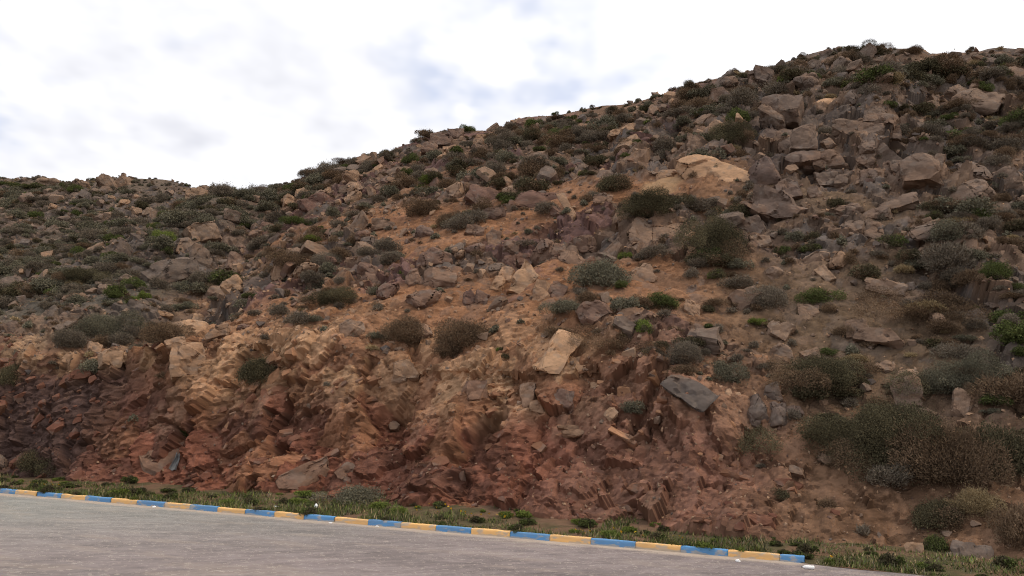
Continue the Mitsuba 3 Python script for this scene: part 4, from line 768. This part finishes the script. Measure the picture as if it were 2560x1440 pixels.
# ---------------------------------------------------------------- scattered rocks and scrub over the slope
rng = np.random.default_rng(77)
dist_cam = np.hypot(X - CAM[0], Y - CAM[1])
bearing = np.degrees(np.arctan2(X - CAM[0], Y - CAM[1]))
seenw = (bearing > -60) & (bearing < 11)
cellA = np.linalg.norm(np.cross(np.gradient(GRID, axis=1), np.gradient(GRID, axis=0)), axis=-1).ravel()
FN = GN.reshape(-1, 3)
far_ = far_side > 0.5
brown_ = brown_side > 0.5


def zone(i):
    s = R1[i]
    side = 'far' if far_[i] else 'brown' if brown_[i] else 'mid'
    if s > 1.82:
        return {'far': 'under the far skyline', 'mid': 'under the skyline above the orange slope', 'brown': 'under the highest crest'}[side]
    if s > 1.4:
        return {'far': 'high on the grey far slope', 'mid': 'on the upper orange slope', 'brown': 'around the grey crag'}[side]
    if s > 1.12:
        return {'far': 'low on the grey far slope', 'mid': 'on the rubble of the orange slope', 'brown': 'on the brown slope below the crag'}[side]
    if s > 0.9:
        return {'far': 'on the lip at the dark end of the bank', 'mid': 'along the lip of the red bank', 'brown': 'on the brow above the earth bank'}[side]
    return {'far': 'in the dark end of the bank', 'mid': 'in the face of the red bank', 'brown': 'on the earth bank near the kerb end'}[side]


FEAT = np.array([(r[0], r[1], r[2], r[3]) for r in ROCKS if r[3] > 0.45])


def in_front(p, w):
    """True where a bush or stone of width w at p would stand right before one of the big rocks on its downhill side."""
    o = p - FEAT[:, :3]
    to = CAM[:2] - FEAT[:, :2]; to /= np.linalg.norm(to, axis=1, keepdims=True)
    down, across = (o[:, :2] * to).sum(1), np.abs(o[:, 0] * to[:, 1] - o[:, 1] * to[:, 0])
    return bool(np.any((down > -0.35) & (down < 1.1 + 0.5 * w) & (across < 0.42 * FEAT[:, 3] + 0.38 * w) & (np.abs(o[:, 2]) < 1.6)))


CUTS = (',', ' below', ' on the', ' beside', ' at the', ' above', ' under', ' in ', ' among', ' uphill', ' with', ' near', ' where', ' just', ' next', ' behind', ' breaking', ' lying', ' perched', ' half', ' jutting', ' leaning',
        ' between', ' standing', ' touching', ' to ', ' poking', ' slanting', ' stacked', ' before', ' high', ' low ', ' alone', ' past', ' along', ' from', ' rising', ' joined', ' dipping', ' sloping', ' overhanging', ' downhill',
        ' pointing', ' low', ' showing', ' top ', ' far', ' growing', ' hanging', ' caught', ' tilted', ' located')
short = []
for r in ROCKS + SHRUBS:
    t = r[-1]
    for cut in CUTS:
        k = t.find(cut, 6)
        t = t if k < 0 else t[:k]
    short.append(t)
mark = [(r[0], r[1], r[2], s) for r, s in zip(ROCKS + SHRUBS, short) if short.count(s) == 1 and 2 <= len(s.split()) <= 7]
MARK = np.array([m[:3] for m in mark])
MTREE = cKDTree(MARK)
own = {}


def describe(look_, noun, i, size):
    """A label that finds the thing from the nearest landmark; a shared one (with its group) where none is near."""
    near = MTREE.query(P1[i], k=6)[1]
    for m in near:
        o = P1[i] - MARK[m]
        if np.linalg.norm(o) > 9:
            break
        if abs(o[2]) > 0.55 * abs(o[0]):
            where = 'uphill of' if o[2] > 0 else 'downhill of'
        else:
            where = 'on the saddle side of' if o[0] < 0 else 'on the kerb-end side of'
        far_w = '' if np.linalg.norm(o) < 2.5 else 'some way '
        for sw in ('', size + ' '):
            t = f'{sw}{look_} {noun} {far_w}{where} the {mark[m][3]}'
            if t not in own and len(t.split()) <= 16:
                own[t] = 1
                return {'label': t}
    z = zone(i)
    return {'label': f'{look_} {noun} {z}', 'group': f'{look_} {noun}s {z}'}


# stones: placed more thickly where rock breaks through
clump = meshkit.fbm(P0 * 0.33, 4, 81)
sandyw = np.zeros(len(P0))
for (cx, cy, rx, ry, ang, c) in SANDY:
    sandyw = np.maximum(sandyw, blob(X, Y, cx, cy, rx * 1.05, ry * 1.05, ang, seed=60 + int(rx * 10)))
dens = cellA * seenw * (1 - 0.5 * crag) * ((0.35 + 0.35 * (1 - far_side) + 2.2 * sstep(0.42, 0.62, clump) + 1.2 * outcrop) * sstep(0.93, 1.02, R1) * sstep(2.03, 1.99, R1) + 0.75 * bankw * sstep(0.02, 0.1, R1)) * (1 - 0.9 * sandyw)
NROCK = 8200
pick = rng.choice(len(P0), NROCK, p=dens / dens.sum())
sz = np.clip(0.12 * rng.random(NROCK) ** -0.58, 0.12, 1.25) * np.where(R1[pick] < 0.92, 0.42, 1.0) * (0.8 + 0.35 * outcrop[pick]) * (1 - 0.45 * sstep(1.88, 1.97, R1[pick]))
shown = sz / dist_cam[pick]
order = np.argsort(-shown)
solo = set(order[:300].tolist())
SOURCES = []
for s in range(14):
    st = 'boulder' if s % 3 == 0 else 'block'
    m = carved(500 + s, st, (1.0, 0.8, 0.75) if s % 4 else (1.0, 0.8, 0.4), edge_=0.30, rough=0.05, thin=1.5)
    for (tone, mar) in ((0.12, 0.05), (0.35, 0.1), (0.58, 0.1), (0.3, 0.65)):
        SOURCES.append((m, tone, mar, mikit.ply((m.vertices, m.faces), 'rock_face', uv=np.tile([[tone, mar]], (len(m.vertices), 1)))))
small = [hull_rock(700 + s, 'block' if s % 3 == 0 else 'chip') for s in range(24)]
acc_v, acc_f, acc_uv, at = [], [], [], 0
group_of = lambda kind, z: f'{kind} {z}'
for j, i in enumerate(pick):
    p, nn = P1[i], FN[i]
    if sz[j] > 0.25 and in_front(p, sz[j]):
        continue
    up = nn + rng.normal(0, 0.35, 3) + [0, 0, 0.5]; up /= np.linalg.norm(up)
    a = np.cross(up, rng.normal(size=3)); a /= np.linalg.norm(a)
    M = np.stack([a, np.cross(up, a), up], 1)
    dims = sz[j] * np.array([1, 0.75 + 0.25 * rng.random(), 0.55 + 0.5 * rng.random()])
    if far_[i]:
        ti = rng.choice(4, p=[0.74, 0.20, 0.04, 0.02])
    elif brown_[i]:
        ti = rng.choice(4, p=[0.50, 0.40, 0.05, 0.05])
    else:
        ti = rng.choice(4, p=[0.24, 0.30, 0.26, 0.20])
    q = p + up * dims[2] * (0.12 + 0.12 * rng.random())
    if j in solo:
        src = SOURCES[(rng.integers(14)) * 4 + ti]
        key = numbered('rock')
        A = np.eye(4); A[:3, :3] = M * dims * 1.05; A[:3, 3] = q
        scene[key] = {**src[3], 'to_world': T(A.tolist())}
        tone = ('grey', 'brownish grey', 'tan', 'maroon')[ti]
        form = 'slab-like' if dims[2] < 0.62 * sz[j] else 'angular'
        labels[key] = {'group': f'rocks {zone(i)}', **describe(f'{form} {tone}', 'rock', i, 'big' if sz[j] > 0.8 else 'small'), 'category': 'rock'}
    else:
        m = small[rng.integers(24)]
        v = (m.vertices * dims) @ M.T + q
        acc_v.append(v); acc_f.append(m.faces + at); at += len(v)
        t = (0.12, 0.34, 0.6, 0.3)[ti]
        acc_uv.append(np.tile([[np.clip(t + rng.normal(0, 0.12), 0, 1), (0.05, 0.08, 0.08, 0.65)[ti]]], (len(v), 1)))
# broken blocks standing out of the bank, lying with its bedding
dens = cellA * seenw * bank_rock * (0.5 + 1.5 * sstep(0.45, 0.6, meshkit.fbm(P0 * 0.8, 3, 83)))
NB = 1000
pickb = rng.choice(len(P0), NB, p=dens / dens.sum())
szb = np.clip(0.15 * rng.random(NB) ** -0.5, 0.15, 0.75)
solo = set(np.argsort(-szb / dist_cam[pickb])[:45].tolist())
BANKS = []
for s in range(8):
    m = carved(560 + s, 'block', (1.0, 0.8, 0.6), edge_=0.30, rough=0.05, thin=1.5)
    for tone in (0.15, 0.5, 0.9):
        BANKS.append(mikit.ply((m.vertices, m.faces), 'rock_face', uv=np.tile([[tone, 2.0]], (len(m.vertices), 1))))
for j, i in enumerate(pickb):
    if in_front(P1[i], szb[j]):
        continue
    M = rotation(rng.normal(0, 0.35) - 0.2, -0.6 + rng.normal(0, 0.25) + (0.9 if X[i] > 15 else 0), -0.5 + rng.normal(0, 0.25))
    dims = szb[j] * np.array([1.0, 0.8, 0.35 + 0.45 * rng.random()])
    q = P1[i] - FN[i] * dims[1] * 0.22
    hi = np.clip((R1[i] - 0.35) / 0.6 + rng.normal(0, 0.25), 0, 1) * (0.1 if X[i] < 0 else 1)
    if j in solo:
        k3 = 0 if hi < 0.33 else 1 if hi < 0.66 else 2
        key = numbered('rock')
        A = np.eye(4); A[:3, :3] = M * dims; A[:3, 3] = q
        scene[key] = {**BANKS[rng.integers(8) * 3 + k3], 'to_world': T(A.tolist())}
        labels[key] = {'group': f'rocks {zone(i)}', **describe(('dark red', 'red-brown', 'orange-tan')[k3] + ' bank', 'rock', i, 'small'), 'category': 'rock'}
    else:
        m = small[rng.integers(8) * 3]
        v = (m.vertices * dims) @ M.T + q
        acc_v.append(v); acc_f.append(m.faces + at); at += len(v)
        acc_uv.append(np.tile([[hi, 2.0]], (len(v), 1)))
# fine rubble on the rubble run, the lip and the bank's ledges
flat = np.clip(FN[:, 2], 0, 1)
dens = cellA * seenw * ((0.9 + 2.0 * np.exp(-(gully / 4.0) ** 2) + 1.5 * sstep(0.5, 0.62, clump)) * (1 - brown_side * 0.1) * sstep(0.9, 1.0, R1) * sstep(1.9, 1.7, R1) + 2.2 * bankw * sstep(0.45, 0.85, flat) + 1.8 * bankw * sstep(13, 17, X) + 1.5 * np.exp(-((R1 - 1.03) / 0.06) ** 2)) * (1 - sandyw)
tiny = []
for s in range(16):
    v = np.vstack([np.eye(3), -np.eye(3)]) * 0.5 + rng.normal(0, 0.13, (6, 3))
    tiny.append(trimesh.convex.convex_hull(v))
pick2 = rng.choice(len(P0), 26000, p=dens / dens.sum())
for i in pick2:
    m = tiny[rng.integers(16)]
    s = (0.05 + 0.13 * rng.random() ** 2) * (1 if R1[i] > 0.95 else 0.75)
    M = trimesh.transformations.random_rotation_matrix(rng.random(3))[:3, :3]
    v = (m.vertices * [s, 0.8 * s, 0.5 * s]) @ M.T + P1[i] + FN[i] * s * 0.1
    acc_v.append(v); acc_f.append(m.faces + at); at += len(v)
    t = np.clip(rng.normal(0.28 if far_[i] else 0.6, 0.2), 0, 1)
    acc_uv.append(np.tile([[t, 0.05 if rng.random() < 0.8 else 0.6]], (len(v), 1)))
scene['rubble'] = mikit.ply((np.vstack(acc_v), np.vstack(acc_f)), 'rock_face', uv=np.vstack(acc_uv))
labels['rubble'] = {'label': 'small stones and broken rock strewn over the slope', 'category': 'rubble', 'kind': 'stuff'}

# scrub
patch = meshkit.fbm(P0 * 0.22, 4, 91)
cover = 0.4 + 1.0 * sstep(0.36, 0.6, patch)
cover = cover * (0.55 + 1.05 * far_side + 1.7 * brown_side + 0.9 * sstep(1.45, 1.75, R1) * (1 - far_side))
dens = cellA * seenw * cover * np.maximum(sstep(0.97, 1.06, R1), 0.25 * sstep(22.0, 24.5, X) * sstep(0.25, 0.5, R1)) * sstep(2.04, 2.0, R1) * (1 - sandyw) * (1 - 0.45 * outcrop) * (1 - 0.4 * brown_side * sstep(1.88, 1.95, R1))
NSH = 4500
pick3 = rng.choice(len(P0), NSH, p=dens / dens.sum())
for kind, seeds in (('dry', 4), ('brown', 3), ('dark', 2), ('greygreen', 3), ('mid', 2), ('bright', 1), ('straw', 1)):
    for s in range(seeds):
        bush_group(f'scrub_source_{kind}_{s}', 900 + KINDS[kind] * 10 + s, kind, 4200, 0.040)
NS = {'dry': 4, 'brown': 3, 'dark': 2, 'greygreen': 3, 'mid': 2, 'bright': 1, 'straw': 1}
names = list(NS)
wid = np.clip(np.exp(rng.normal(math.log(0.85), 0.42, NSH)), 0.35, 2.1)
wid = wid * np.where(R1[pick3] < 1.15, 0.8, 1) * (1 - 0.62 * sstep(1.84, 1.97, R1[pick3]))
order = np.argsort(-wid / dist_cam[pick3])
solo = set(order[:290].tolist())
look = {'dry': 'grey twiggy', 'brown': 'brown twiggy', 'dark': 'dark green', 'greygreen': 'grey-green', 'mid': 'olive green', 'bright': 'bright green', 'straw': 'straw-coloured'}
mass = 0
for j, i in enumerate(pick3):
    pr = np.array([0.42, 0.05, 0.08, 0.38, 0.06, 0.015, 0.005]) if far_[i] else np.array([0.33, 0.34, 0.08, 0.12, 0.07, 0.01, 0.05]) if brown_[i] else np.array([0.36, 0.26, 0.10, 0.18, 0.07, 0.02, 0.01])
    kind = names[rng.choice(7, p=pr / pr.sum())]
    w = wid[j] * (0.7 if kind == 'bright' else 1)
    h = w * (0.36 + 0.3 * rng.random())
    p = P1[i]
    if in_front(p, w):
        continue
    if j in solo:
        key = numbered(COLOUR[kind])
        labels[key] = {'group': f'bushes {zone(i)}', **describe(look[kind], COLOUR[kind], i, 'wide' if w > 1.2 else 'small'), 'category': COLOUR[kind]}
    else:
        mass += 1
        key = f'scrub__{mass:03d}'
    put(key, f'scrub_source_{kind}_{rng.integers(NS[kind])}', p[0], p[1], p[2] - 0.05 * w, w, h, rng.random() * 6.28, w * (0.75 + 0.4 * rng.random()))
labels['scrub'] = {'label': 'low dry scrub covering the slope between the rocks', 'category': 'scrub', 'kind': 'stuff'}

for kind in ('dry', 'brown', 'greygreen', 'straw'):
    bush_group(f'tuft_source_{kind}', 1100 + KINDS[kind], kind, 420, 0.13, 0, 5)
dens = cellA * seenw * (0.5 + sstep(0.4, 0.6, meshkit.fbm(P0 * 0.5, 3, 92))) * (0.8 + 0.5 * far_side + 0.5 * brown_side) * (sstep(0.97, 1.03, R1) + 0.12 * sstep(0.3, 0.9, R1) + brown_side * 0.3) * sstep(2.03, 1.99, R1) * (1 - sandyw)
for j, i in enumerate(rng.choice(len(P0), 2600, p=dens / dens.sum())):
    kind = ('dry', 'brown', 'greygreen', 'straw')[rng.choice(4, p=[0.42, 0.3, 0.22, 0.06])]
    w = 0.22 + 0.28 * rng.random()
    p = P1[i]
    put(f'dry_tufts__{j + 1:03d}', f'tuft_source_{kind}', p[0], p[1], p[2] - 0.03, w, w * (0.4 + 0.35 * rng.random()), rng.random() * 6.28)
labels['dry_tufts'] = {'label': 'small dry tufts of grass and herbs between the stones', 'category': 'dry tufts', 'kind': 'stuff'}

# ---------------------------------------------------------------- grass, weeds and flowers on the verge
gx = rng.random(60000) * 39 - 11
gs = rng.random(60000) ** 1.5
nearu = np.clip(np.searchsorted(vx, gx), 0, len(vx) - 1)
GP = VP[(gs * 25).astype(int), nearu] + np.stack([rng.normal(0, 0.03, 60000), rng.normal(0, 0.04, 60000), 0 * gx], -1)
keep = (meshkit.fbm(GP * (0.9, 1.4, 0), 4, 95) + 0.22 * (0.5 - gs) + 0.06 * sstep(23.4, 24, gx) > 0.495 + 0.05 * rng.random(60000)) & ~((gx > 23.4) & (GP[:, 1] < edge(gx)))
GP = GP[keep]; n = len(GP)
yaw = rng.random(n) * 6.28
hgt = (0.05 + 0.12 * rng.random(n) ** 2) * (0.35 + 1.4 * meshkit.noise(GP * 1.1, 97)) * (1 - 0.45 * sstep(23.3, 24.2, GP[:, 0]))
leanv = np.stack([np.cos(yaw), np.sin(yaw), 0 * yaw], -1)
side = np.stack([-np.sin(yaw), np.cos(yaw), 0 * yaw], -1) * (0.006 + 0.012 * rng.random(n))[:, None]
tip = GP + leanv * (hgt * (0.2 + 0.8 * rng.random(n)))[:, None] + np.stack([0 * yaw, 0 * yaw, hgt], -1)
code = np.where(rng.random(n) < 0.55, 7, np.where(rng.random(n) < 0.25, 3, np.where(rng.random(n) < 0.4, 4, np.where(rng.random(n) < 0.5, 2, 5))))
guv = np.stack([np.repeat(np.clip(rng.normal(0.55, 0.25, n), 0.1, 1.1), 3), np.repeat(code / 8 + 0.01, 3)], -1)
scene['grass'] = mikit.ply((np.stack([GP - side, GP + side, tip], 1).reshape(-1, 3), np.arange(3 * n).reshape(n, 3)), 'plant_surface', uv=guv)
labels['grass'] = {'label': 'short green grass and low weeds along the kerb', 'category': 'grass', 'kind': 'stuff'}
bush_group('weed_source_0', 1201, 'mid', 1500, 0.085)
bush_group('weed_source_1', 1202, 'bright', 1200, 0.085)
for k in range(150):
    x = -10 + 38 * rng.random(); s = int(rng.random() ** 1.2 * 20)
    p = VP[s, min(np.searchsorted(vx, x), len(vx) - 1)]
    if x > 23.4 and p[1] < edge(np.array([x]))[0] + 0.1:
        continue
    w = 0.18 + 0.35 * rng.random()
    put(f'weeds__{k + 1:03d}', f'weed_source_{int(rng.random() < 0.3)}', p[0], p[1], p[2] - 0.02, w, w * (0.3 + 0.3 * rng.random()), 6.28 * rng.random())
labels['weeds'] = {'label': 'leafy green weeds spread over the verge', 'category': 'weeds', 'kind': 'stuff'}
fv, ff, fuv = [], [], []
for (cx, cy, sx, sy, m) in FLOWERS:
    for k in range(m):
        x, y = cx + sx * rng.normal(), max(0.25, cy + sy * rng.normal())
        ui = min(np.searchsorted(vx, x), len(vx) - 1)
        col_ = VP[:, ui]
        z = np.interp(y, col_[:, 1], col_[:, 2]) + 0.07 + 0.06 * rng.random()
        c = np.array([x, y, z]); tl = rng.normal(0, 0.4, 2) + [0, -0.5]
        r = 0.022 + 0.014 * rng.random(); b = len(fv)
        fv.append(c)
        for q in range(8):
            a = q * math.pi / 4; rr = r * (1 if q % 2 == 0 else 0.55)
            fv.append(c + [rr * math.cos(a), rr * math.sin(a), rr * (tl[0] * math.cos(a) + tl[1] * math.sin(a)) + 0.004])
        ff += [(b, b + 1 + q, b + 1 + (q + 1) % 8) for q in range(8)]
        fuv += [(0.9 + 0.2 * rng.random(), 6 / 8 + 0.01)] * 9
scene['wild_flowers'] = mikit.ply((np.array(fv), np.array(ff)), 'plant_surface', uv=np.array(fuv))
labels['wild_flowers'] = {'label': 'small yellow daisies flowering in the verge grass', 'category': 'flowers', 'kind': 'stuff'}

# ---------------------------------------------------------------- litter
def crumpled(seed, dims):
    m = trimesh.creation.icosphere(2, 0.5)
    q = m.vertices
    v = q * (0.75 + 0.6 * (meshkit.noise(q * 6 + seed, 3) - 0.2))[:, None] * dims
    v[:, 2] = np.maximum(v[:, 2], -0.3 * dims[2])
    return v, m.faces


for n, (x, y, z, dims, yaw, name, lab, cat) in enumerate(LITTER):
    v, f = crumpled(n, np.array(dims))
    R = rotation(yaw, 0, 0)
    key = numbered(name)
    scene[key] = mikit.ply((v @ R.T + [x, y, z + 0.3 * dims[2]], f), 'white_plastic')
    labels[key] = {'label': lab, 'category': cat}
# a paper cup lying on its side against the kerb; a short length of white plastic pipe past the kerb's end; torn sheet on the dark outcrop
def lathe(prof, sides=20):
    a = np.arange(sides) * 2 * math.pi / sides
    V = np.concatenate([np.stack([np.full(sides, x), r * np.cos(a), r * np.sin(a)], -1) for x, r in prof])
    F = []
    for k in range(len(prof) - 1):
        for j in range(sides):
            p, q = k * sides + j, k * sides + (j + 1) % sides
            F += [(p, q, q + sides), (p, q + sides, p + sides)]
    return V, np.array(F)


def thing(key, mesh, m, pos, yaw, lab=None, cat=None, lean=0.0):
    scene[key] = mikit.ply((mesh[0] @ rotation(yaw, lean, 0).T + pos, mesh[1]), m, smooth=35)
    if lab:
        labels[key] = {'label': lab, 'category': cat}


labels['paper_cup'] = {'label': 'white paper cup lying against a blue kerb stone', 'category': 'cup'}
CP = np.array(CUP)
thing('paper_cup__wall', lathe([(0, 0.0), (0.0, 0.026), (0.004, 0.028), (0.10, 0.042), (0.098, 0.040), (0.008, 0.026), (0.008, 0)]), 'white_plastic', CP + [0, 0, 0.042], 2.7, lean=0.12)
thing('paper_cup__rim', lathe([(0.098, 0.040), (0.098, 0.045), (0.102, 0.046), (0.104, 0.043), (0.102, 0.040), (0.098, 0.040)]), 'white_plastic', CP + [0, 0, 0.042], 2.7, lean=0.12)
labels['plastic_bottle'] = {'label': 'white plastic bottle lying on the road edge past the kerb end', 'category': 'bottle'}
BP = np.array(BOTTLE)
thing('plastic_bottle__body', lathe([(0, 0), (0.0, 0.028), (0.012, 0.036), (0.15, 0.036), (0.17, 0.034), (0.20, 0.016), (0.215, 0.014), (0.215, 0)]), 'white_plastic', BP + [0, 0, 0.037], 2.85)
thing('plastic_bottle__cap', lathe([(0.216, 0), (0.216, 0.017), (0.235, 0.017), (0.238, 0.015), (0.238, 0)]), 'grey_plastic', BP + [0, 0, 0.037], 2.85)
for n, (x, y, z, w, h, yaw, lab) in enumerate(RAGS):
    a, b = np.meshgrid(np.linspace(0, 1, 10), np.linspace(0, 1, 16))
    wv = w * (0.45 + 0.55 * b)
    q = np.stack([(a - 0.5) * wv + 0.1 * w * np.sin(5 * b + n), -0.06 - 0.05 * np.sin(7 * a + 3 * b) - 0.02 * np.sin(19 * a), -(b) * h + 0.03 * np.sin(9 * a)], -1).reshape(-1, 3)
    key = numbered('torn_sheet')
    scene[key] = mikit.ply((q @ rotation(yaw, 0.15 - 0.5 * n, -0.35).T + [x, y, z], grid_faces(16, 10)), 'grey_plastic', smooth=True)
    labels[key] = {'label': lab, 'category': 'plastic sheet'}
print('triangles', sum(len(meshkit.WRITTEN[d['filename']][1]) for d in scene.values() if d.get('type') == 'ply'), 'own', len(own))
print('entries', len(scene), 'labels', len(labels))
